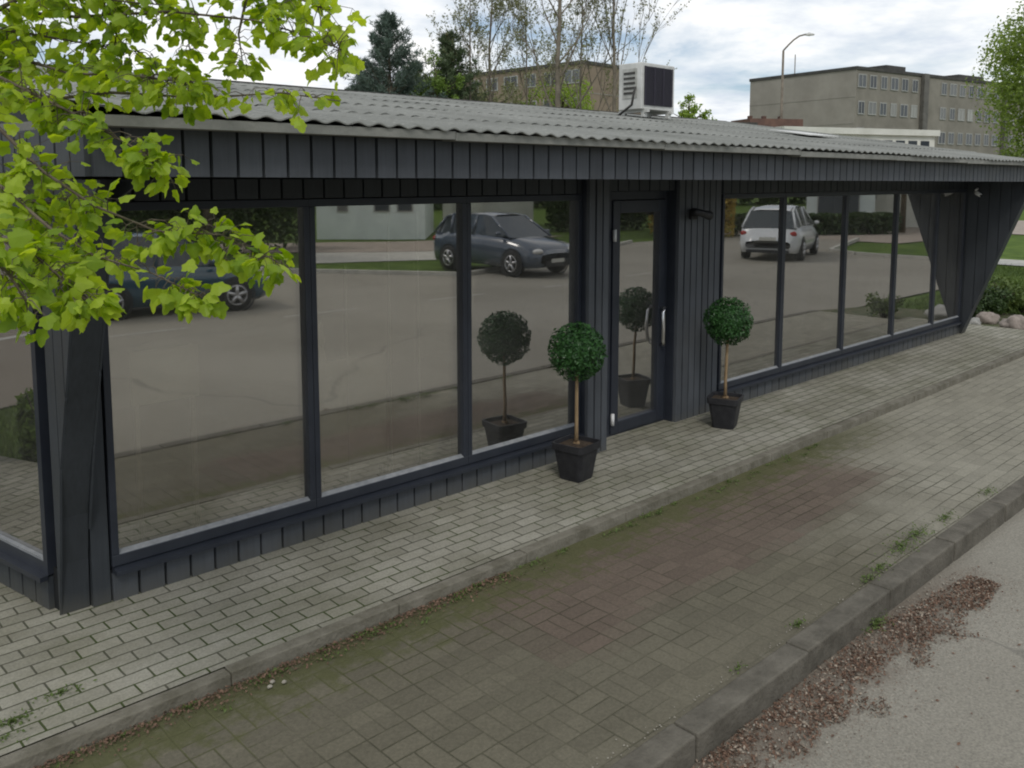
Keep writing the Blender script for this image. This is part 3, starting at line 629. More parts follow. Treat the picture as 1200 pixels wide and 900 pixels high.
for r_i, (ya, yb) in enumerate(rows):
    x = -2
    cols = []
    k = 0; nx = int((14.66 - .3) / .131 * 8)
    sheet = 0
    for sxi in range(13):                      # sheets 1.18 m wide (nine waves)
        xa = .25 + sxi * 1.179; xb = xa + 1.20
        if xa > 14.6: break
        xb = min(xb, 14.66); lift = rnd.uniform(0, .006) + .002 * (sxi % 2); yj = rnd.uniform(-.012, .008) if r_i == 0 else 0
        nseg = int((xb - xa) / .131 * 8); ny = 4; vs = []; fs = []
        for j in range(ny + 1):
            yy = ya + yj + (yb - ya - yj) * j / ny
            for i in range(nseg + 1):
                xx = xa + (xb - xa) * i / nseg
                xe = max(xx, WX(yy) - .10)
                vs.append((xe, yy, roof_z(xe, yy) + lift + .010 * (1 - j / ny) * (r_i > 0)))
        W = nseg + 1
        nt_ = len(vs)
        vs += [(v[0], v[1], v[2] - .007) for v in vs]
        for j in range(ny):
            for i in range(nseg):
                a = j * W + i
                if max(vs[a + 1][0], vs[a + W + 1][0]) - min(vs[a][0], vs[a + W][0]) < 1e-5: continue
                fs.append((a, a + 1, a + W + 1, a + W)); fs.append((a + nt_, a + W + nt_, a + W + 1 + nt_, a + 1 + nt_))
        fs += [(i, i + nt_, i + 1 + nt_, i + 1) for i in range(nseg)]
        b.add(vs, fs, False)
b.build('roof', m_roof, shop)
b = MB(); b.prism([(WX(9.5), 9.42, 3.49), (WX(9.5), 9.62, 3.49), (WX(9.5), 9.62, 3.545), (WX(9.5), 9.42, 3.535)], (14.0, 0, 0)); b.build('ridge_flashing', m_darkroof, shop)
b = MB(); b.prism([(1.40, 4.16, 2.62), (14.6, 4.16, 2.60), (14.6, 9.3, 2.60), (.6, 9.3, 2.62)], (0, 0, .02)); b.build('roof_deck', m_gap, shop)
# patch sheet and loose moss on the roof
b = MB(); b.prism([(11.1, 5.9, roof_z(11.1, 5.9) + .05), (11.9, 5.9, roof_z(11.9, 5.9) + .05), (11.9, 6.5, roof_z(11.9, 6.5) + .05), (11.1, 6.5, roof_z(11.1, 6.5) + .05)], (0, 0, .012)); 
tag(b.build('metal_sheet', m_acwhite), 'small pale flat metal sheet lying on the grey corrugated roof', 'metal sheet')

# ================================================================== things inside behind the glass
def panel(x0, x1, y, z0, z1, label, mat=m_paper, legs=True):
    t = thing('display_board', ((x0 + x1) / 2, y, .08), label, 'board')
    p = MB(); p.box(x0, x1, y, y + .02, z0, z1); p.build('panel', mat, t)
    for xx in (x0 + .03, x1 - .03):
        p = MB(); p.box(xx - .012, xx + .012, y + .02, y + .045, .08, z1); p.build('leg', m_steel, t)
        p = MB(); p.box(xx - .03, xx + .03, y - .12, y + .18, .08, .10); p.build('foot', m_black, t)
panel(1.86, 2.26, 5.15, 1.12, 1.44, 'low pale board behind the glass of the window nearest the corner')
panel(3.08, 3.64, 5.15, .40, 1.20, 'wide pale board behind the lower half of the second window')
panel(5.07, 5.46, 5.15, 1.30, 1.57, 'small square pale board behind the window left of the door')
for x, y, z_, lab in ((3.32, 5.15, 1.85, 'thin white pole inside at the left of the second window'), (3.69, 5.16, 2.2, 'thin white pole inside behind the middle of the second window'), (3.95, 5.16, 2.2, 'thin white pole inside at the right of the second window'), (4.95, 5.16, 2.2, 'thin white pole inside behind the window left of the door')):
    t = thing('display_pole', (x, y, .08), lab, 'pole')
    p = MB(); p.tube([(x, y, .1), (x, y, z_)], .008, 8); p.build('rod', m_white, t); p = MB(); p.lathe([(0, .02), (.10, .02), (.11, 0), (0, 0)], 16, (x, y, .08)); p.build('foot', m_white, t)
t = thing('small_figurine', (3.11, 5.16, 1.28), 'small pale ornament standing on the wide board inside the second window', 'ornament')
p = MB(); p.lathe([(0, 1.20), (.035, 1.20), (.03, 1.25), (.02, 1.30), (.032, 1.36), (.02, 1.41), (.022, 1.45), (0, 1.49)], 14, (3.12, 5.16, 0)); p.build('body', m_paper, t)
# ================================================================== small fittings
t = thing('wall_lamp', (7.21, 5.035, 2.10), 'small black twin spot lamp on the clad wall right of the door', 'lamp')
b = MB(); b.box(7.16, 7.26, 5.005, 5.038, 2.05, 2.15); b.build('mounting_plate', m_black, t, bevel=.004)
b = MB(); b.tube([(7.21, 5.005, 2.10), (7.21, 4.94, 2.11)], .014); b.build('arm', m_black, t)
b = MB(); b.tube([(7.08, 4.92, 2.125), (7.20, 4.93, 2.115), (7.215, 4.93, 2.11), (7.34, 4.92, 2.085)], [.042, .034, .034, .045], 14); b.build('lamp_head', m_black, t)
t = thing('security_camera', (14.355, 4.88, 2.30), 'small white camera on the dark fin beside the last window', 'camera')
b = MB(); b.tube([(14.36, 4.88, 2.30), (14.30, 4.88, 2.28)], .018); b.build('bracket', m_white, t)
b = MB(); b.tube([(14.33, 4.90, 2.25), (14.31, 4.87, 2.235), (14.27, 4.80, 2.20)], [.022, .030, .026], 12); b.build('housing', m_white, t)
b = MB(); b.tube([(14.268, 4.797, 2.199), (14.262, 4.788, 2.195)], .018, 12); b.build('lens', m_black, t)

# rooftop condenser
t = thing('air_conditioner', (10.5, 8.2, 3.34), 'white air conditioner with a dark fan grille standing on the roof', 'air conditioner')
b = MB(); b.box(10.15, 10.93, 8.0, 8.42, 3.44, 4.10); ca = b.build('casing', m_acwhite, t, bevel=.012)
b = MB(); b.box(10.21, 10.86, 7.992, 7.999, 3.50, 4.05); b.build('grille_back', m_black, t)
b = MB(); m_slat = pmat('grille_slat', (.05, .045, .065))
for i in range(26): b.box(10.21, 10.86, 7.980, 7.990, 3.505 + i * .021, 3.513 + i * .021)
for i in range(4): b.box(10.21 + i * .2127, 10.22 + i * .2127, 7.974, 7.980, 3.50, 4.05)
b.build('fan_grille', m_slat, t)
b = MB(); b.box(10.14, 10.149, 8.08, 8.34, 3.60, 4.02); b.build('side_panel', pmat('ac_side', (.33, .33, .30), (.5, .5, .47), scale=8), t)
for i in range(5):
    b = MB(); b.box(10.128, 10.139, 8.11, 8.31, 3.66 + i * .07, 3.69 + i * .07); b.build('vent_slot', m_darkroof, t)
b = MB(); b.tube([(10.14, 8.1, 3.75), (10.05, 8.06, 3.66), (10.06, 8.1, 3.50), (10.02, 8.3, 3.36)], .018); b.build('pipe', m_darkroof, t)
for xx in (10.22, 10.80):
    b = MB(); b.box(xx, xx + .06, 7.95, 8.47, 3.40, 3.44); b.box(xx, xx + .06, 8.0, 8.06, 3.335, 3.40); b.box(xx, xx + .06, 8.36, 8.42, 3.37, 3.40); b.build('foot', m_acwhite, t)

# ================================================================== foliage helpers
def rdir(r): 
    while True:
        v = Vector((r.uniform(-1, 1), r.uniform(-1, 1), r.uniform(-1, 1)))
        if .05 < v.length < 1: return v.normalized()
MAPLE = [(0, 0), (.16, -.06), (.42, -.02), (.40, .18), (.52, .42), (.42, .52), (.32, .58), (.22, .84), (0, 1.0), (-.22, .84), (-.32, .58), (-.42, .52), (-.52, .42), (-.40, .18), (-.42, -.02), (-.16, -.06)]
def leaf(b, p, d, nrm, s, shape=MAPLE, droop=.25):
    d = d.normalized(); x = d.cross(nrm)
    if x.length < .01: x = Vector((1, 0, 0))
    x.normalize(); nn = x.cross(d).normalized()
    vs = [p + x * (u * s) + d * (v * s) + nn * (-droop * s * (v * v) - .28 * s * abs(u)) for u, v in shape]
    c = p + d * (.42 * s) + nn * (.03 * s)
    n = len(vs); b.add([c] + vs, [(0, 1 + i, 1 + (i + 1) % n) for i in range(n)])
def quadleaf(b, p, nrm, s, r, asp=.6):
    x = nrm.cross(rdir(r))
    if x.length < .01: return
    x.normalize(); y = nrm.cross(x)
    b.add([p - x * s, p - y * s * asp + nrm * s * .1, p + x * s, p + y * s * asp + nrm * s * .1], [(0, 1, 2, 3)])

# ================================================================== topiaries by the door
def topiary_parts(seed, lean):
    r = random.Random(seed)
    pot = MB(); n = 4
    # rounded square tapering pot
    def ring(h, hw, rr=.035, seg=4):
        out = []
        for cx_, cy_, a0 in ((hw - rr, hw - rr, 0), (-hw + rr, hw - rr, 90), (-hw + rr, -hw + rr, 180), (hw - rr, -hw + rr, 270)):
            for k in range(seg + 1):
                a = R(a0 + 90 * k / seg); out.append((cx_ + rr * math.cos(a), cy_ + rr * math.sin(a), h))
        return out
    prof = [(0, .100), (.02, .105), (.24, .135), (.245, .148), (.30, .152), (.30, .138), (.26, .134)]
    rings = [ring(h, hw) for h, hw in prof]; m = len(rings[0]); vs = [v for q in rings for v in q]
    fs = [(i * m + k, i * m + (k + 1) % m, (i + 1) * m + (k + 1) % m, (i + 1) * m + k) for i in range(len(rings) - 1) for k in range(m)] + [tuple(range(m - 1, -1, -1))]
    pot.add(vs, fs)
    soil = MB(); q = ring(.268, .134); soil.add([(0, 0, .285)] + q, [(0, 1 + k, 1 + (k + 1) % m) for k in range(m)], True)
    stem = MB(); stem.tube([(0, 0, .26), (.006, .004, .45), (lean * .4, 0, .65), (lean, 0, .86), (lean, 0, 1.0)], [.017, .015, .014, .013, .012], 10)
    for k in range(3):
        stem.tube([(.01 * k, 0, .27), (.02 * math.cos(k * 2.1), .02 * math.sin(k * 2.1), .29)], [.016, .02], 8)
    fo = MB(); c = Vector((lean, 0, 1.025)); RR = .225
    for i in range(3400):
        d = rdir(r); rad = RR * (1 - .30 * r.random() ** 2.2) * (1 + .09 * mnoise.noise(d * 2.3 + Vector((seed, 0, 0))) + .07 * mnoise.noise(d * 7 + Vector((seed, 0, 0)))) * (1.07 if r.random() < .03 else 1)
        p = c + d * rad; nn = (d + rdir(r) * .75).normalized()
        quadleaf(fo, p, nn, r.uniform(.011, .019), r, .55)
    core = MB(); core.blob(tuple(c), (.155, .155, .155), seed, 20, 12, .08)
    return pot, soil, stem, fo, core
def topiary(x, y, rz, seed, lean, label):
    t = thing('potted_topiary', (x, y, UZ), label, 'potted plant', 'ball topiaries beside the door', rz)
    pot, soil, stem, fo, core = topiary_parts(seed, lean)
    po = pot.build('pot', m_pot, t, world=False); soil.build('soil', m_soil, po, world=False)
    stem.build('stem', m_topbark, t, world=False); f = fo.build('crown', m_boxleaf, t, world=False); core.build('crown_core', m_boxleaf, f, world=False)
    return t
topiary(5.10, 4.62, R(8), 3, .0, 'ball topiary in black pot left of the door, in front of the clad pillar')
topiary(7.24, 4.63, R(20), 11, .03, 'ball topiary in black pot right of the door, in front of the clad wall')

# ================================================================== MAPLE reaching in from the left
def tree_thing(name, loc, label, cat='tree', group=None): return thing(name, loc, label, cat, group)
maple = tree_thing('maple_tree', (-1.5, 6.9, -.15), 'maple with bright yellow green spring leaves hanging over the shop corner at left')
BR = [
[(0.62, 4.11, 3.29), (0.9, 3.83, 3.07), (1.12, 3.48, 3.02), (1.37, 3.25, 3.04), (1.57, 2.99, 3.0), (1.7, 2.8, 2.93), (1.74, 2.69, 2.88)],
[(0.69, 4.17, 3.12), (0.94, 3.79, 2.91), (1.09, 3.51, 2.82), (1.28, 3.27, 2.8), (1.39, 3.09, 2.77)],
[(0.62, 3.82, 2.88), (0.86, 3.46, 2.78), (0.99, 3.2, 2.66), (1.13, 3.06, 2.55), (1.19, 2.94, 2.49)],
[(0.68, 3.9, 2.78), (0.95, 3.65, 2.71), (1.2, 3.41, 2.75), (1.45, 3.17, 2.73), (1.61, 2.89, 2.74), (1.76, 2.74, 2.71)],
[(0.62, 3.55, 2.69), (0.79, 3.25, 2.6), (0.87, 3.1, 2.46), (0.97, 2.94, 2.35), (1.11, 2.81, 2.27), (1.24, 2.62, 2.26), (1.35, 2.44, 2.17)],
[(0.59, 3.44, 2.54), (0.76, 3.14, 2.41), (0.84, 2.93, 2.28), (0.93, 2.84, 2.2), (1.04, 2.67, 2.15), (1.13, 2.51, 2.08)],
[(0.49, 3.13, 2.38), (0.64, 2.84, 2.29), (0.74, 2.75, 2.22), (0.79, 2.63, 2.14), (0.83, 2.59, 2.09)],
[(0.43, 2.77, 2.34), (0.53, 2.53, 2.28), (0.6, 2.46, 2.2), (0.63, 2.44, 2.13)],
[(0.78, 3.81, 2.96), (1.06, 3.54, 3.14), (1.27, 3.35, 3.2), (1.49, 3.14, 3.17), (1.67, 2.97, 3.11), (1.75, 2.82, 3.04)],
[(1.17, 3.58, 3.29), (1.39, 3.37, 3.1), (1.45, 3.31, 3.04), (1.44, 3.25, 2.91)],
[(1.65, 3.12, 3.29), (1.62, 3.15, 3.1), (1.55, 3.08, 2.96), (1.56, 3.07, 2.84)],
[(0.59, 3.72, 2.52), (0.8, 3.52, 2.49), (0.87, 3.31, 2.36), (0.96, 3.23, 2.35), (1.0, 3.19, 2.39)],
[(0.55, 4.2, 3.2), (0.84, 3.95, 3.02), (1.0, 3.72, 2.98), (1.18, 3.5, 2.93), (1.30, 3.36, 2.9)],
[(0.5, 3.9, 3.1), (0.8, 3.7, 3.1), (0.98, 3.5, 3.14), (1.2, 3.4, 3.08), (1.32, 3.2, 3.05)],
]
LEAFN = [125, 180, 165, 60, 150, 90, 105, 70, 160, 40, 40, 75, 120, 110]
SPREAD = [.12, .12, .10, .09, .08, .055, .065, .07, .12, .08, .08, .09, .12, .11]
b = MB()
b.tube([(-1.5, 6.9, -.3), (-1.48, 6.85, 1.0), (-1.4, 6.75, 2.2), (-1.3, 6.7, 3.4), (-1.35, 6.8, 5.0), (-1.3, 6.9, 6.8)], [.19, .16, .145, .12, .08, .02], 14)
b.build('trunk', m_bark, maple)
limb = MB()
for i, br in enumerate(BR):
    s = Vector(br[0]); hub = Vector((-1.38, 6.73, 2.3 + .12 * i)); mid = (s + hub) / 2 + Vector((0, 0, .25))
    base = [hub, mid, s]
    limb.tube(base + [Vector(q) for q in br[1:]], [.045, .022, .011] + [max(.0022, .008 * (1 - k / len(br))) for k in range(1, len(br))], 6)
r = random.Random(21); fol = MB()
def leafy(path, nleaf, spread, s0, s1):
    pts = [Vector(q) for q in path]
    gaps = [r.random() for _ in range(3)]
    for k in range(nleaf):
        f = (k + r.random()) / nleaf; f = f ** .85
        if any(abs(f - q_) < .05 for q_ in gaps) and r.random() < .8: continue
        if r.random() < .1 and k % 2: f = 1.0 - .04 * r.random()
        if 1: g = f * (len(pts) - 1); i = min(int(g), len(pts) - 2); p = pts[i].lerp(pts[i + 1], g - i)
        # side twig with a pair or triple of leaves
        tw = rdir(r); tw.z = tw.z * .6 - .12; tw = tw.normalized() * r.uniform(.3, 1) * spread
        q = p + tw
        limb.tube([p, (p + q) / 2 + Vector((0, 0, .01)), q], [.0022, .0016, .0012], 4, False)
        for m in range(r.choice((2, 2, 3, 3))):
            d = (tw.normalized() * .8 + rdir(r) * .8 + Vector((0, 0, -.55))).normalized()
            st = q + rdir(r) * .02
            limb.tube([q, st + d * .018], [.001, .0008], 3, False)
            leaf(fol, st + d * .018, d, (Vector((0, 0, 1)) + rdir(r) * .9).normalized(), r.uniform(s0, s1), droop=r.uniform(.05, .5))
for br, n, sp_ in zip(BR, LEAFN, SPREAD): leafy(br, n, sp_, .026, .058)
# the crown up and away from the frame
for i in range(46):
    a = r.uniform(0, 2 * math.pi); el = r.uniform(-.1, 1.3); L = r.uniform(1.0, 2.2)
    h = r.uniform(3.0, 6.4); p0 = Vector((-1.35, 6.8, h)); dd = Vector((math.cos(a) * math.cos(el), math.sin(a) * math.cos(el), math.sin(el)))
    p3 = p0 + dd * L
    if p3.y < 5.4 and p3.x > -1.0 and p3.z < 4.4: continue
    path = [p0, p0 + dd * L * .4 + Vector((0, 0, .1)), p0 + dd * L * .75, p3]
    limb.tube(path, [.03, .02, .01, .003], 5)
    leafy(path[1:], 30, .32, .06, .10)
limb.build('branches', m_bark, maple); fol.build('crown', m_maple, maple)

# ================================================================== background trees
def conifer(x, y, h, rad, label, mat, seed, gaps=.2, base=-.15):
    t = tree_thing('pine_tree', (x, y, base), label, group='trees behind the shop'); r = random.Random(seed)
    b = MB(); b.tube([(x, y, base - .2), (x + .1, y, base + h * .5), (x, y, base + h)], [.16, .10, .015], 8); b.build('trunk', m_bark, t)
    fo = MB(); wd = MB(); nb = 190
    for i in range(nb):
        f = i / nb; z = base + h * (.22 + .78 * f); L = rad * (1 - f) ** .75 * r.uniform(.55, 1.15) + .12
        a = r.uniform(0, 6.28); up = r.uniform(.05, .45) + .5 * f
        p0 = Vector((x, y, z)); d = Vector((math.cos(a), math.sin(a), up)).normalized(); p1 = p0 + d * L + Vector((0, 0, .12 * L))
        wd.tube([p0, p1], [.025, .006], 4, False)
        if r.random() < gaps * .4: continue
        nn = int(40 * (.5 + L))
        for k in range(nn):
            g = r.uniform(.25, 1.08); c = p0.lerp(p1, g) + rdir(r) * .16 * (1.1 - .4 * g)
            for m in range(3): 
                dd = (d * .6 + rdir(r) + Vector((0, 0, .5))).normalized(); s = r.uniform(.12, .24)
                sd_ = dd.cross(rdir(r)).normalized() * .018
                fo.add([c - sd_, c + sd_, c + dd * s], [(0, 1, 2)])
    wd.build('branches', m_bark, t); fo.build('crown', mat, t)
def baretree(x, y, h, label, seed, rad0=.14, spread=.45, buds=1.0, lean=0, levels=5, mat=m_bareb, mb_=m_bud, base=-.15, bs=(.03, .06), group='trees behind the shop', first=.28):
    t = tree_thing('bare_tree', (x, y, base), label, group=group); r = random.Random(seed); wd = MB(); fo = MB()
    tk = MB(); pts = [Vector((x, y, base - .2))]; 
    nseg = 8
    for k in range(1, nseg + 1): pts.append(Vector((x + lean * k / nseg + r.uniform(-.08, .08), y + r.uniform(-.08, .08), base + h * k / nseg)))
    rad = [rad0 * (1 - .92 * k / nseg) for k in range(nseg + 1)]
    tk.tube(pts, rad, 8); tk.build('trunk', mat, t)
    def grow(p, d, L, rr, lev):
        q = [p]; n = 4; dd = d.copy()
        for k in range(n): dd = (dd + rdir(r) * .16 + Vector((0, 0, .09))).normalized(); q.append(q[-1] + dd * L / n)
        wd.tube(q, [rr * (1 - .7 * k / n) for k in range(n + 1)], 5 if lev < 2 else 3, False)
        if lev >= levels - 1 or L < .22:
            for k in range(int(5 * buds)): quadleaf(fo, q[r.randint(1, n)] + rdir(r) * .05, rdir(r), r.uniform(*bs), r)
            return
        for k in range(r.choice((3, 4, 4))):
            i = r.randint(1, n); sd2 = (dd + rdir(r) * spread * 1.5).normalized(); grow(q[i], sd2, L * r.uniform(.45, .7), rr * .45, lev + 1)
    nb = 15
    for k in range(nb):
        f = first + (1 - first) * (k + r.random()) / nb; g = f * nseg; i = min(int(g), nseg - 1); p = pts[i].lerp(pts[i + 1], g - i)
        a = r.uniform(0, 6.28); d = Vector((math.cos(a) * spread * 1.6, math.sin(a) * spread * 1.6, 1)).normalized()
        grow(p, d, h * .30 * (1.15 - f), rad0 * .42 * (1.1 - f), 1)
    wd.build('branches', mat, t); fo.build('crown', mb_, t)
def leaftree(x, y, h, rx, zc, rz, label, mat, seed, n=9000, s=(.05, .1), name='leafy_tree', group=None, base=-.15, clumps=34, trunk_r=.16):
    t = tree_thing(name, (x, y, base), label, group=group); r = random.Random(seed); fo = MB(); wd = MB()
    b = MB(); b.tube([(x, y, base - .2), (x + .05, y, base + h * .45), (x, y + .05, base + h * .85)], [trunk_r, trunk_r * .7, .03], 8); b.build('trunk', m_bark, t)
    cl = []
    for i in range(clumps):
        d = rdir(r); q = Vector((d.x * rx, d.y * rx, d.z * rz)) * r.uniform(.35, 1.0); c = Vector((x, y, zc)) + q
        cl.append((c, r.uniform(.16, .34) * rx)); wd.tube([(x, y, max(base + .3, zc - rz * .6)), (Vector((x, y, zc)) + c) / 2, c], [.05, .03, .01], 4, False)
    for i in range(n):
        c, rr = r.choice(cl); d = rdir(r); p = c + d * rr * r.random() ** .45
        quadleaf(fo, p, (d + rdir(r) + Vector((0, 0, .4))).normalized(), r.uniform(*s), r)
    wd.build('branches', m_bark, t); fo.build('crown', mat, t)
conifer(.584 * 38, .811 * 38, 9.3, 2.9, 'blue green pine rising behind the roof left of the other trees', m_pine, 5)
conifer(.562 * 41, .827 * 41, 7.2, 2.3, 'shorter blue green pine standing left of the tall pine behind the roof', m_pine, 15)
conifer(.638 * 40, .770 * 40, 8.9, 2.6, 'dark green pine behind the roof beside the bare trees', m_pine2, 6)
leaftree(.626 * 39, .779 * 39, 8.6, 1.3, 6.1, 2.1, 'light green young tree between the two pines behind the roof', m_fresh, 9, n=3500, s=(.04, .08))
baretree(.672 * 42, .741 * 42, 14, 'bare grey tree nearest the pines behind the roof', 31, .13, .42, 2.0)
baretree(.7255 * 34, .688 * 34, 14, 'tall bare tree with thick forked trunk behind the roof', 32, .17, .5, 1.2)
baretree(.767 * 36, .642 * 36, 13.5, 'slim bare tree standing just left of the air conditioner', 39, .12, .26, 1.2)
conifer(.606 * 43, .795 * 43, 8.0, 2.4, 'loose green pine between the tall pine and the light green tree', m_pine2, 16)
leaftree(.665 * 48, .747 * 48, 8.0, 2.6, 6.0, 1.8, 'olive bush thicket at the foot of the bare tree beside the pines', m_bud, 44, n=5000, s=(.05, .10), name='shrub')
baretree(.655 * 40, .756 * 40, 12.5, 'thin bare tree between the dark green pine and the nearest bare tree', 35, .10, .40, 1.6)
baretree(.743 * 38, .669 * 38, 12, 'slender bare tree right of the thick forked trunk', 36, .09, .42, 1.2)
baretree(.70 * 44, .714 * 44, 12, 'small bare tree between the two taller bare trees', 34, .10, .5, 1.4)
leaftree(.728 * 46, .685 * 46, 7.4, 2.4, 6.3, 1.3, 'lime green shrub glowing at the foot of the bare trees', m_lime, 41, n=3500, s=(.05, .1), name='shrub')
leaftree(.816 * 40, .578 * 40, 6.2, 1.0, 5.0, 1.0, 'small lime green tree just right of the air conditioner', m_lime, 42, n=2600, s=(.04, .08))
leaftree(25.9, 6.6, 8.2, 2.5, 4.8, 3.5, 'fresh green tree at the right edge beyond the end of the roof', m_fresh2, 43, n=32000, s=(.03, .06), clumps=80)

# ================================================================== apartment blocks and low buildings
def block(name, loc, d, width, depth, h, storeys, bays, label, wmat, gable_mat, wall_h_off=0, roofcap=.35, gable_sign=1, stair=(), z0=-.15, skip=0, group=None, frames=True):
    """loc = near corner (plan), d = unit direction of the long facade"""
    t = thing(name, (loc[0], loc[1], z0), label, 'building', group); d = Vector(d).normalized(); g = Vector((-d.y, d.x)) * gable_sign; P0 = Vector(loc)
    def P(u, v): q = P0 + d * u + g * v; return q
    def pr(u0, u1, v0, v1, za, zb, nm, mt, par=t):
        b = MB(); q = [P(u0, v0), P(u1, v0), P(u1, v1), P(u0, v1)]; b.prism([(a.x, a.y, za) for a in q], (0, 0, zb - za)); return b.build(nm, mt, par)
    pr(0.02, width, 0.02, depth, z0, h, 'wall', wmat); pr(0, .02 + .0, 0.0, depth, z0, h, 'gable', gable_mat); pr(-.1, width + .1, -.1, depth + .1, h, h + roofcap, 'roof', m_darkroof)
    for s_ in range(1, storeys):     # panel joints on the gable
        z = z0 + (h - z0) * s_ / storeys; pr(-.03, 0, .0, depth, z - .05, z + .05, 'string_course', m_conc)
    proto = None; sh = (h - z0) / storeys; bw = width / bays
    for f_ in range(skip, storeys):
        for k in range(bays):
            if k in stair: continue
            u = (k + .5) * bw; wd_ = bw * (.55, .72, .62)[(k * 7 + f_) % 3]; za = z0 + f_ * sh + sh * .34; q = P(u, -.03)
            if proto is None:
                mb = MB(); w2, hh = .5, .5
                # frame as four bars with a mullion, unit size, scaled per copy
                for (x0, x1, zA, zB) in ((-.5, .5, 0, .07), (-.5, .5, .93, 1), (-.5, -.44, .07, .93), (.44, .5, .07, .93), (-.03, .03, .07, .93)): mb.box(x0, x1, -.05, .03, zA, zB)
                me_o = mb.build('window', m_winF, t, world=False); pn = MB(); pn.box(-.45, .45, -.02, .02, .05, .95); pp = pn.build('pane', m_winD, me_o, world=False); proto = (me_o, pp); o, p2 = proto
            else:
                o = proto[0].copy(); C.objects.link(o); o.parent = t; p2 = proto[1].copy(); C.objects.link(p2); p2.parent = o
            o.location = (q.x - loc[0], q.y - loc[1], za - z0); o.rotation_euler = (0, 0, math.atan2(d.y, d.x)); o.scale = (wd_, 1, sh * .5)
    return t, pr
# right block
m_stairs = pmat('dark_stairwell_glazing', (.09, .085, .075), (.14, .13, .115), scale=1.2, rough=.6)
t, pr = block('apartment_block', (98.4, 46.9), (.985, -.172), 62, 15.5, 14.9, 5, 30, 'long grey five storey apartment block on the right with a blank end wall', m_concd, m_conc, stair=(6, 7, 15, 23), skip=1)
for i, u in enumerate((12.6, 31.5, 48)):
    pr(u, u + 1.0, -.5, -.02, -.15, 15.2, 'stair_tower', m_stairs)
pr(10, 14, 3, 7, 15.25, 16.4, 'rooftop_housing', m_darkroof); pr(26, 32, 3, 7, 15.25, 16.3, 'rooftop_housing', m_darkroof); pr(.5, .58, 9, 9.08, 15.25, 17.6, 'mast', m_bareb)
# left block, facade running away to the left
t2, pr2 = block('apartment_block', (70.6, 63.4), (-.05, 1), 42, 11, 14.6, 5, 14, 'brown apartment block half hidden behind the bare trees', m_brown, m_brown, gable_sign=-1, skip=1)
t3 = thing('flat_roofed_house', (46, 23.5, -.15), 'low white flat roofed building with a row of dark windows beyond the roof', 'building')
def boxpart(par, P0, d, u0, u1, v0, v1, za, zb, nm, mt):
    d = Vector(d).normalized(); g = Vector((-d.y, d.x)); P0 = Vector(P0); b = MB()
    q = [P0 + d * u0 + g * v0, P0 + d * u1 + g * v0, P0 + d * u1 + g * v1, P0 + d * u0 + g * v1]
    b.prism([(a.x, a.y, za) for a in q], (0, 0, zb - za)); return b.build(nm, mt, par)
d3 = (.78, -.32); P3 = (.871 * 52, .492 * 52)
t3.location = (P3[0], P3[1], -.15)
boxpart(t3, P3, d3, 0, 11, 0, 7, -.15, 5.05, 'wall', m_cream); boxpart(t3, P3, d3, -.2, 11.2, -.2, 7.2, 5.05, 5.4, 'roof', m_cream)
for i in range(7):
    f = boxpart(t3, P3, d3, 4.2 + i * .95, 4.85 + i * .95, -.04, 0.02, 3.7, 4.75, 'window', m_winD)
P4 = (.853 * 60, .523 * 60); t4 = thing('brick_house', (P4[0], P4[1], -.15), 'low building with rusty red roof edge below the apartment block', 'building')
boxpart(t4, P4, (.75, -.45), 0, 3.6, 0, 2.5, -.15, 5.7, 'wall', m_brown); boxpart(t4, P4, (.75, -.45), -.1, 3.7, -.1, 2.6, 5.7, 6.4, 'roof', m_redroof)
for u in (.4, 1.4, 2.6): boxpart(t4, P4, (.75, -.45), u, u + .25, 1, 1.25, 6.4, 6.65, 'chimney', m_redroof)
P5 = (.835 * 52, .55 * 52); t5 = thing('low_shed', (P5[0], P5[1], -.15), 'low brown shed just showing over the roof left of the brick house', 'building')
boxpart(t5, P5, (.75, -.45), -1.6, 2.2, 0, 4, -.15, 5.4, 'wall', m_brown); boxpart(t5, P5, (.75, -.45), -1.7, 2.3, -.1, 4.1, 5.4, 5.7, 'roof', m_darkroof)
# street lamp
lx, ly = .8685 * 62, .4955 * 62
t = thing('street_lamp', (lx, ly, -.15), 'tall grey street lamp with curved arm in front of the apartment block', 'street lamp')
b = MB(); b.tube([(lx, ly, -.3), (lx, ly, 6), (lx, ly, 10.9)], [.11, .09, .07], 8); b.build('pole', m_bareb, t)
ar = Vector((.725, -.689, 0)); b = MB(); b.tube([Vector((lx, ly, 10.9)) + ar * (1.45 * s) + Vector((0, 0, 1.05 * math.sin(s * math.pi / 2) - .0)) for s in (0, .1, .25, .45, .7, 1)], .055, 8); b.build('arm', m_bareb, t)
b = MB(); e = Vector((lx, ly, 11.93)) + ar * 1.4; b.tube([e, e + ar * .25 + Vector((0, 0, .02)), e + ar * .6], [.07, .12, .05], 10); b.build('lamp_head', m_acwhite, t)

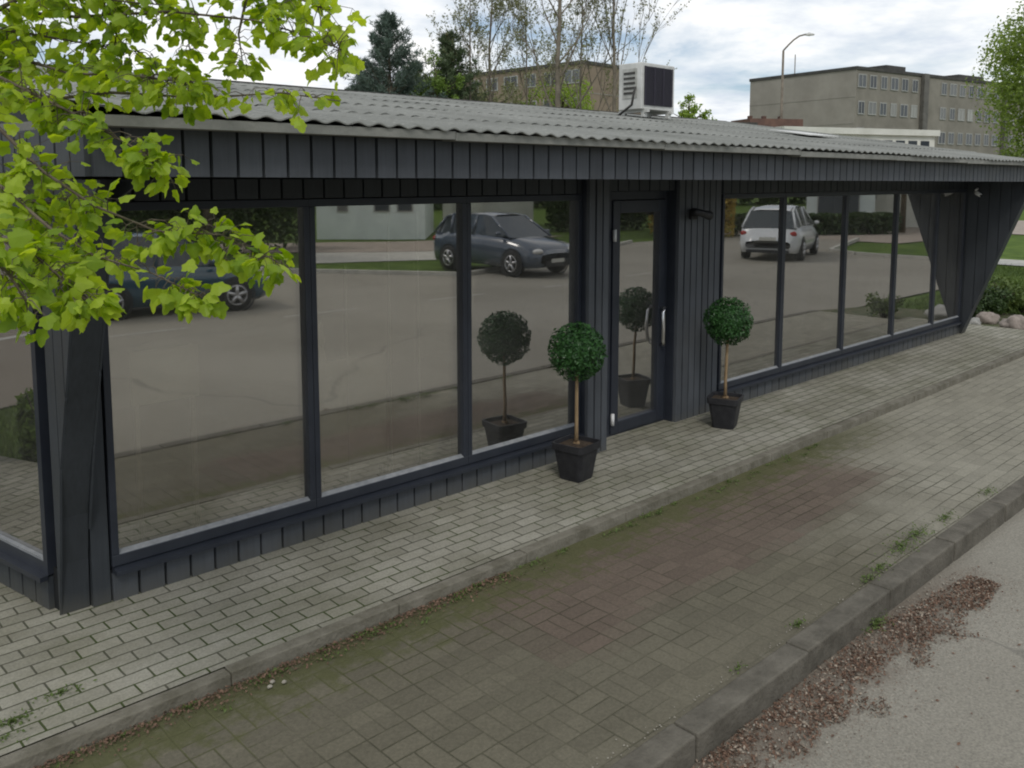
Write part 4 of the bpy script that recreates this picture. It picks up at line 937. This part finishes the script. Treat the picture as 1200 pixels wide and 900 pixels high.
# ================================================================== right end of the pavement: stones, shrubs
def stone(x, y, r3, mat, label, seed, z=-.06):
    b = MB(); b.blob((x, y, z + r3[2] * .55), r3, seed, 22, 14, .35); tag(b.build('stone', mat), label, 'stone', 'stones edging the planting bed')
stone(16.05, 4.72, (.30, .24, .17), m_stone, 'largest reddish stone beyond the pavement end at the right edge', 2)
stone(15.95, 5.38, (.15, .13, .10), m_stone2, 'small pale stone close to the foot of the slanted fin', 3)
stone(16.6, 5.35, (.20, .18, .13), m_stone, 'mid sized stone tucked under the low shrub', 4)
stone(16.5, 4.0, (.26, .22, .15), m_stone2, 'grey stone beyond the large reddish stone', 5)
def shrub(x, y, rx, h, label, mat, seed, n=5000, s=(.02, .04), name='shrub', base=-.1, cat='shrub', group=None):
    t = thing(name, (x, y, base), label, cat, group); r = random.Random(seed); st = MB(); fo = MB()
    for i in range(14):
        a = r.uniform(0, 6.28); l = r.uniform(.3, 1) * rx; st.tube([(x, y, base), (x + math.cos(a) * l * .5, y + math.sin(a) * l * .5, base + h * .5), (x + math.cos(a) * l, y + math.sin(a) * l, base + h * r.uniform(.6, .95))], [.015, .01, .004], 4, False)
    cl = [Vector((x + r.uniform(-1, 1) * rx * .75, y + r.uniform(-1, 1) * rx * .75, base + h * r.uniform(.25, .8))) for _ in range(18)]
    for i in range(n):
        c = r.choice(cl); d = rdir(r); p = c + Vector((d.x * rx * .33, d.y * rx * .33, d.z * h * .28)) * r.random() ** .4
        if p.z < base: continue
        quadleaf(fo, p, (d + rdir(r)).normalized(), r.uniform(*s), r)
    st.build('stems', m_bark, t); fo.build('foliage', mat, t)
shrub(17.3, 5.9, .75, .62, 'low dark green shrub behind the stones beside the fin', m_dleaf, 61)
shrub(18.6, 5.4, .9, .6, 'wide green shrub at the right edge behind the stones', m_weed, 62, s=(.02, .05))
shrub(18.8, 7.2, .9, .55, 'bright green low shrub at the back of the planting bed', m_weed, 63, s=(.02, .05))
shrub(15.75, 3.3, .3, .5, 'tufty green weed growing at the kerb end of the pavement', m_weed, 64, n=900)
# lawn grass blades near the bed
b = MB(); r = random.Random(70)
for i in range(26000):
    x = r.uniform(17, 29); y = r.uniform(2.4, 13); p = Vector((x, y, -.16)); d = Vector((r.uniform(-.5, .5), r.uniform(-.5, .5), 1)).normalized(); s = r.uniform(.05, .13); q = Vector((r.uniform(-1, 1), r.uniform(-1, 1), 0)).normalized() * .01
    b.add([p - q, p + q, p + d * s], [(0, 1, 2)])
tag(b.build('grass', m_weed), 'short lawn grass beyond the planting bed', 'grass', kind='stuff')

# ================================================================== litter, weeds, moss
r = random.Random(80)
b = MB()
def heap(x): return max(0.0, 1 - abs(x - 4.6) / 1.9)
b2 = MB(); kept = 0
while kept < 11000:
    x = r.uniform(2.3, 5.95); u = r.random() ** .85
    w_ = .30 + .05 * math.sin(x * 5.1) + .05 * math.sin(x * 11 + 1); w_ += .10 * max(0, 1 - abs(x - 4.7) / .8)
    top = 2.088 if x < 4.9 else 2.088 - .13 * (x - 4.9)
    lim = w_ if x < 5.2 else max(.03, (top - 1.73) * (1 - max(0, x - 5.6) * .5))
    y = top - u * lim - abs(r.gauss(0, .02))
    dens = mnoise.noise(Vector((x * 5, y * 7, 2.2))) + .5 * mnoise.noise(Vector((x * 14, y * 14, 5))) + .55 - .75 * u ** 3 + (.25 if x > 3 else .1)
    if r.random() > dens: continue
    kept += 1
    quadleaf(b if r.random() < .80 else b2, Vector((x, y, RZ + .003 + .012 * r.random())), (Vector((0, 0, 1)) + rdir(r) * .9).normalized(), r.uniform(.003, .012) * (1.5 if r.random() < .06 else 1), r, .55)
for i in range(12000):
    x = r.uniform(2.2, 6.1); y = 2.088 - abs(r.gauss(0, .24)) - max(0, (x - 5) * .07)
    quadleaf(b if r.random() < .6 else b2, Vector((x, y, RZ + .004)), (Vector((0, 0, 1)) + rdir(r) * .6).normalized(), r.uniform(.0012, .004), r, .7)
m_chips = pmat('pale_wood_chips', (.20, .16, .12), (.40, .34, .27), scale=45, rough=0.95)
tag(b2.build('wood_chips', m_chips), 'pale dry chips mixed into the brown leaf litter', 'litter', kind='stuff')
tag(b.build('leaf_litter', m_litter), 'reddish brown dry leaf litter swept along the road kerb', 'litter', kind='stuff')
b = MB()
for i in range(300):
    x = r.uniform(2.4, 5.9); y = 2.07 - abs(r.gauss(0, .16)); s = r.uniform(.002, .009)
    b.blob((x, y, RZ + .006), (s, s * .8, s * .6), i, 6, 4, .3)
for i in range(240):
    x = r.uniform(1.8, 8); y = 2.225 + abs(r.gauss(0, .03)); s = r.uniform(.0015, .0045)
    b.blob((x, y, .003), (s * 1.3, s, s * .5), i, 6, 4, .3)
for (x, y) in ((1.95, 3.74), (1.99, 3.70), (1.92, 3.71)): b.blob((x, y, .008), (.014, .010, .008), x * 9, 8, 6, .3)
tag(b.build('grit', m_grit), 'pale crumbs of grit and mortar along the kerbs', 'grit', kind='stuff')
b = MB()
def tuft(x, y, n, rad, h, z=0.0):
    for i in range(n):
        a = r.uniform(0, 6.28); q = abs(r.gauss(0, rad)); p = Vector((x + math.cos(a) * q * 1.6, y + math.sin(a) * q * .6, z + .002)); d = Vector((r.uniform(-1, 1), r.uniform(-1, 1), .9)).normalized()
        quadleaf(b, p + Vector((0, 0, r.random() * h)), (Vector((0, 0, 1)) + rdir(r) * .8).normalized(), r.uniform(.005, .012), r, .5)
for x, y, n, rad, h in ((5.75, 2.30, 260, .09, .03), (6.05, 2.32, 240, .08, .035), (5.35, 2.27, 160, .06, .02), (5.15, 2.25, 90, .04, .02), (4.32, 2.26, 90, .035, .02), (6.5, 2.30, 150, .06, .03), (7.3, 2.28, 120, .06, .02), (3.7, 2.25, 40, .03, .015)): tuft(x, y, n, rad, h)
tuft(4.85, 2.06, 220, .05, .05, RZ)
for i in range(90):
    x = r.uniform(.7, 7.5); tuft(x, 3.83 - abs(r.gauss(0, .05)), 16, .03, .012)
tuft(.92, 4.16, 160, .05, .012, UZ); tuft(1.15, 4.25, 90, .04, .01, UZ); tuft(.80, 4.05, 120, .05, .01, UZ)
tag(b.build('weeds', m_weed), 'small green weeds and moss growing in the kerb joints', 'weeds', kind='stuff')
b = MB()
for i in range(2600):
    x = r.uniform(.4, 3.6); y = 3.855 - abs(r.gauss(0, .055)) - .002
    quadleaf(b, Vector((x, y, .004 + .008 * r.random())), (Vector((0, 0, 1)) + rdir(r) * .8).normalized(), r.uniform(.003, .010), r, .7)
tag(b.build('leaf_debris', m_litter), 'brown leaf debris in the corner below the step', 'litter', kind='stuff')
# individual larger dry leaves / chips on the road
b = MB()
for i in range(60):
    x = r.uniform(3.2, 6.5); y = r.uniform(1.2, 2.0); quadleaf(b, Vector((x, y, RZ + .006)), (Vector((0, 0, 1)) + rdir(r) * .4).normalized(), r.uniform(.006, .014), r, .6)
tag(b.build('scattered_leaves', m_litter), 'a few stray dry leaves scattered on the road', 'litter', kind='stuff')

# ================================================================== cars (seen mirrored in the glass)
def car(label, loc, rz, paint, L=4.3, Wd=1.78, H=1.46, suv=False, cat='car', name='parked_car'):
    t = thing(name, loc, label, cat, 'cars across the street', rz); s = L / 4.3
    # stations along x (front is +x): x, half width low, z bottom, z shoulder, half width shoulder
    hood = .92 if not suv else 1.02; sh = .95 if not suv else 1.08; bt = .20 if not suv else .26
    st = [(-2.15, .66, .42, .62), (-2.10, .78, .30, sh - .12), (-1.95, .86, bt, sh - .01), (-1.3, .885, bt, sh), (0, .89, bt, sh - .02), (.9, .885, bt, sh - .05), (1.35, .875, bt, hood - .08), (1.85, .84, bt, hood - .18), (2.08, .74, .28, hood - .30), (2.15, .62, .38, hood - .42)]
    vs = []; fs = []; K = Wd / 1.78
    for (x, hw, zb, zs) in st:
        hw *= K; prof = [(-hw * .93, zb), (-hw, zb + (zs - zb) * .35), (-hw * .985, zb + (zs - zb) * .72), (-hw * .90, zs), (-hw * .5, zs + .035), (0, zs + .045), (hw * .5, zs + .035), (hw * .90, zs), (hw * .985, zb + (zs - zb) * .72), (hw, zb + (zs - zb) * .35), (hw * .93, zb)]
        vs += [(x * s, y, z) for y, z in prof]
    n = 11
    for i in range(len(st) - 1): fs += [(i * n + k, i * n + (k + 1) % n, (i + 1) * n + (k + 1) % n, (i + 1) * n + k) for k in range(n)]
    fs += [tuple(range(n)), tuple(range((len(st) - 1) * n + n - 1, (len(st) - 1) * n - 1, -1))]
    b = MB(); b.add(vs, fs, True); body = b.build('body', paint, t, world=False)
    rear = -2.0 if not suv else -2.05
    gh = [(rear, .70, sh - .02), (rear + .38, .62, H - .10), (rear + .75, .60, H), (-.1, .61, H + .02), (.25, .60, H - .03), (1.15, .70, sh - .06)]
    b = MB(); vs = []; 
    # cabin: dark glass volume, roof skin and pillars over it
    top = [(x * s, hw * K, z) for x, hw, z in gh]
    cab = MB(); v2 = []
    for x, hw, z in top: v2 += [(x, -.80 * K, sh - .03), (x, -hw, z), (x, hw, z), (x, .80 * K, sh - .03)]
    f2 = []
    for i in range(len(top) - 1): f2 += [(i * 4 + k, i * 4 + k + 1, (i + 1) * 4 + k + 1, (i + 1) * 4 + k) for k in range(3)]
    cab.add(v2, f2, False); cab.build('windows', m_carglass, t, world=False)
    rf = MB(); rp = [(x, hw, z + .012) for x, hw, z in top if z > H - .2]; v3 = []
    for x, hw, z in rp: v3 += [(x, -hw - .01, z - .03), (x, -hw * .6, z + .02), (x, hw * .6, z + .02), (x, hw + .01, z - .03)]
    rf.add(v3, [(i * 4 + k, i * 4 + k + 1, (i + 1) * 4 + k + 1, (i + 1) * 4 + k) for i in range(len(rp) - 1) for k in range(3)], True)
    rf.build('roof', paint, t, world=False)
    pl = MB()
    for sy in (-1, 1):
        for (xa, ha, za), (xb, hb, zb) in ((top[0], top[1]), (top[1], top[2]), (top[4], top[5])):
            pl.tube([(xa, sy * (ha + (.08 if za < H - .2 else .005)), za), (xb, sy * (hb + (.08 if zb < H - .2 else .005)), zb)], .035, 6)
        pl.tube([(-.35 * s, sy * .80 * K, sh), (-.30 * s, sy * .62 * K, H - .01)], .04, 6)
        pl.tube([(-1.3 * s, sy * .80 * K, sh), (-1.35 * s, sy * .62 * K, H - .04)], .05, 6)
    pl.build('pillars', paint, t, world=False)
    wr = .32 if not suv else .36
    for xx in (-1.28 * s, 1.32 * s):
        for sy in (-1, 1):
            y = sy * .80 * K; w_ = MB(); w_.lathe([(.0, -.11), (wr * .66, -.11), (wr * .95, -.10), (wr, -.05), (wr, .05), (wr * .95, .10), (wr * .66, .11), (0, .11)], 24, (xx, y, wr), 'y'); wo_ = w_.build('wheel', m_tyre, t, world=False)
            rm = MB(); o_ = sy * .112; rm.lathe([(wr * .60, 0), (wr * .64, sy * .006), (wr * .56, sy * .008), (wr * .54, -sy * .01)], 24, (xx, y + o_, wr), 'y')
            for k in range(5):
                a = k * 2 * math.pi / 5 + .3; rm.tube([(xx, y + o_, wr), (xx + math.cos(a) * wr * .6, y + o_, wr + math.sin(a) * wr * .6)], [.045, .03], 6)
            rm.build('rim', m_rim, wo_, world=False)
            ar_ = MB(); ar_.lathe([(wr * 1.02, 0), (wr * 1.14, .004)], 24, (xx, sy * (.885 * K + .004), wr), 'y'); ar_.build('wheel_arch', m_black, t, world=False)
    for sy in (-1, 1):
        q = MB(); q.blob((2.02 * s, sy * .60 * K, hood - .32), (.13, .17, .075), 1, 12, 8, .05); q.build('headlight', m_lampclear, t, world=False)
        q = MB(); q.blob((-2.06 * s, sy * .70 * K, sh - .20), (.07, .13, .11 if not suv else .09), 1, 12, 8, .05); q.build('tail_light', m_lampred, t, world=False)
        q = MB(); q.blob((.85 * s, sy * (.93 * K), sh + .05), (.07, .09, .06), 1, 10, 6, .05); q.build('mirror', paint, t, world=False)
    q = MB(); q.box(2.10 * s, 2.17 * s, -.45, .45, .30, .46); q.build('grille', m_black, t, world=False)
    q = MB(); q.box(2.165 * s, 2.18 * s, -.24, .24, .40, .50); q.build('number_plate', m_plate, t, world=False)
    q = MB(); q.box(-2.175 * s, -2.16 * s, -.26, .26, .66, .77); q.build('number_plate', m_plate, t, world=False)
    q = MB(); q.box(-2.16 * s, -2.05 * s, -.62 * K, .62 * K, .27, .36); q.build('bumper', m_black, t, world=False)
    return t
pt_dark = pmat('dark_blue_grey_paint', (.055, .075, .105), rough=.2, spec=.7, coat=.8)
pt_blue = pmat('deep_blue_paint', (.02, .065, .10), rough=.2, spec=.7, coat=.8)
pt_white = pmat('white_car_paint', (.62, .64, .65), rough=.25, coat=.6)
car('white SUV seen from behind across the street', (27.1, -5.2, RZ), R(-19), pt_white, 4.5, 1.9, 1.68, True)
car('tall dark blue grey car standing nose out by the grass island', (16.9, -8.1, RZ), R(90), pt_dark, 4.3, 1.80, 1.60, True)
car('deep blue car passing on the street opposite the corner window', (6.95, -7.15, RZ), R(10), pt_blue, 3.75, 1.74, 1.5)

# ================================================================== houses and greenery across the street
def house(label, P0, d, Wd, D, H, wall, rooft, gable=True, wins=(), z0=-.15, name='house'):
    t = thing(name, (P0[0], P0[1], z0), label, 'house'); d = Vector(d).normalized(); g = Vector((d.y, -d.x))
    def P(u, v): return Vector(P0) + d * u + g * v
    def pr(u0, u1, v0, v1, za, zb, nm, mt, par=t):
        b = MB(); q = [P(u0, v0), P(u1, v0), P(u1, v1), P(u0, v1)]; b.prism([(a.x, a.y, za) for a in q], (0, 0, zb - za)); return b.build(nm, mt, par)
    pr(0, Wd, 0, D, z0, H, 'wall', wall)
    if gable:
        b = MB(); a0, a1 = P(-.3, -.3), P(-.3, D + .3); am = P(-.3, D / 2); b.prism([(a0.x, a0.y, H), (a1.x, a1.y, H), (am.x, am.y, H + D * .3)], tuple((d * (Wd + .6)).to_3d())); b.build('roof', rooft, t)
    else: pr(-.2, Wd + .2, -.2, D + .2, H, H + .3, 'roof', rooft)
    for (u, z, w_, h_) in wins:
        f = pr(u, u + w_, -.05, .02, z, z + h_, 'window', m_winF); pr(u + .06, u + w_ - .06, -.07, -.051, z + .06, z + h_ - .06, 'pane', m_winD, f)
    return t
house('pale green white house across the street beside the grass island', (20.3, -23.6), (.74, .67), 4.7, 6, 3.3, m_pgreen, m_darkroof, True, [(2.5, 1.05, .7, 1.1), (3.5, 1.05, .7, 1.1), (.9, 1.05, .5, 1.1)])
house('grey white house behind the dark blue grey car', (28.4, -24.9), (.73, .68), 4.6, 7, 4.5, m_cream, m_darkroof, True, [(2, 1.8, 1.5, 1), (4.6, 1.8, 1.2, 1)])
house('cream house beyond the white SUV', (47, -13.5), (.4, .9), 7, 6, 4, m_cream, m_redroof, True, [(1.2, 1.4, 1.2, 1.2), (4.2, 1.4, 1.2, 1.2)])
house('pale flat garage beside the hedge', (41.5, -12.0), (.42, .9), 3.2, 5, 2.9, m_pgreen, m_darkroof, False, [(.5, .5, 2.0, 1.9)])
def hedge(P0, P1, h, wd_, label, seed, mat=m_dleaf, n=9000, name='hedge', cat='hedge'):
    r = random.Random(seed); P0 = Vector(P0); P1 = Vector(P1); L = (P1 - P0).length; d = (P1 - P0) / L; g = Vector((-d.y, d.x)); b = MB(); c = MB()
    t = thing(name, (P0.x, P0.y, -.15), label, cat)
    for i in range(n):
        u = r.uniform(0, L); v = r.uniform(-1, 1) * wd_ / 2; z = -.15 + h * r.random() ** .6 * (1 + .2 * mnoise.noise(Vector((u * .7, seed, 0))))
        q = P0 + d * u + g * v; quadleaf(b, Vector((q.x, q.y, z)), rdir(r), r.uniform(.06, .13), r)
    b.build('foliage', mat, t)
    for k in range(int(L / .8)):
        q = P0 + d * (k * .8 + .4); c.tube([(q.x, q.y, -.2), (q.x, q.y, h * .7)], [.03, .01], 5)
    c.build('stems', m_bark, t)
hedge((35.5, -12.2), (42.5, -8.0), 1.0, 1.2, 'dark hedge behind the white SUV', 91)
hedge((4, -17), (17.6, -20.4), 2.6, 1.6, 'tall dark hedge behind the deep blue car', 92, n=16000)
hedge((31.8, -20.6), (37, -18.5), 1.6, 1.4, 'dark hedge between the two houses opposite', 93)
hedge((33, -15.0), (34.8, -11.9), 1.9, 1.2, 'yellowish shrub row left of the white SUV', 94, m_yel, 5000, 'shrub_row', 'shrub')
for i, (x, y, h, rx, mat, lab) in enumerate(((23.5, -22.8, 8, 2.2, m_dleaf, 'dark tree between the two houses opposite'), (30.5, -16.8, 7, 2.0, m_dleaf, 'dark tree right of the grey white house'), (9.5, -20.5, 8, 3.2, m_dleaf, 'broad dark tree behind the tall hedge opposite'),
        (12.8, -18.0, 7.5, 2.0, m_dleaf, 'dark tree at the end of the tall hedge'), (36.5, -14.5, 6, 1.8, m_yel, 'yellow orange blossoming tree left of the white SUV'), (43.5, -8.0, 7, 1.8, m_dleaf, 'dark tree beside the cream house'), (33.0, -19.5, 8, 2.2, m_fresh, 'fresh green tree beyond the lawn opposite'), (52, -4.5, 8, 2.4, m_fresh, 'fresh green tree far beyond the paved yard'))):
    leaftree(x, y, h, rx, h * .58, h * .36, lab, mat, 100 + i, n=4200, s=(.07, .15), group='trees across the street')
for i in range(5):
    pass
r = random.Random(130); b = MB()
for i in range(15000):
    f = r.random(); x = -5 + f * 105; y = -62 + 28 * f ** 2 + r.uniform(-5, 5); top = 8.5 + 2.5 * mnoise.noise(Vector((x * .12, 1, 1))) + 1.2 * mnoise.noise(Vector((x * .5, 1, 1)))
    quadleaf(b, Vector((x, y, -.15 + top * r.random() ** .8)), rdir(r), r.uniform(.3, .7), r)
tag(b.build('wood', m_dleaf), 'far off wood closing the view across the street', 'wood', kind='stuff')
# small white sign
t = thing('road_sign', (24.9, -12.2, -.15), 'small white rectangular sign on the lawn across the street', 'sign')
b = MB(); b.tube([(24.9, -12.2, -.2), (24.9, -12.2, 1.35)], .03); b.build('post', m_bareb, t); b = MB(); b.prism([(24.55, -12.42, .85), (25.2, -11.95, .85), (25.2, -11.95, 1.4), (24.55, -12.42, 1.4)], (-.02, .03, 0)); b.build('panel', m_white, t)
# planting left of the shop, seen in the side window
shrub(-.62, 7.75, .30, .78, 'round green shrub left of the shop beside the maple', m_fresh, 71, n=6000, s=(.03, .06))
b = MB(); r = random.Random(72)
for i in range(4500):
    x = r.uniform(-1.9, -.35); y = r.uniform(6.3, 10.1); p = Vector((x, y, -.16)); d = Vector((r.uniform(-.5, .5), r.uniform(-.5, .5), 1)).normalized(); s = r.uniform(.05, .13); q = Vector((r.uniform(-1, 1), r.uniform(-1, 1), 0)).normalized() * .01
    b.add([p - q, p + q, p + d * s], [(0, 1, 2)])
tag(b.build('grass', m_weed), 'rough grass around the maple left of the shop', 'grass', kind='stuff')
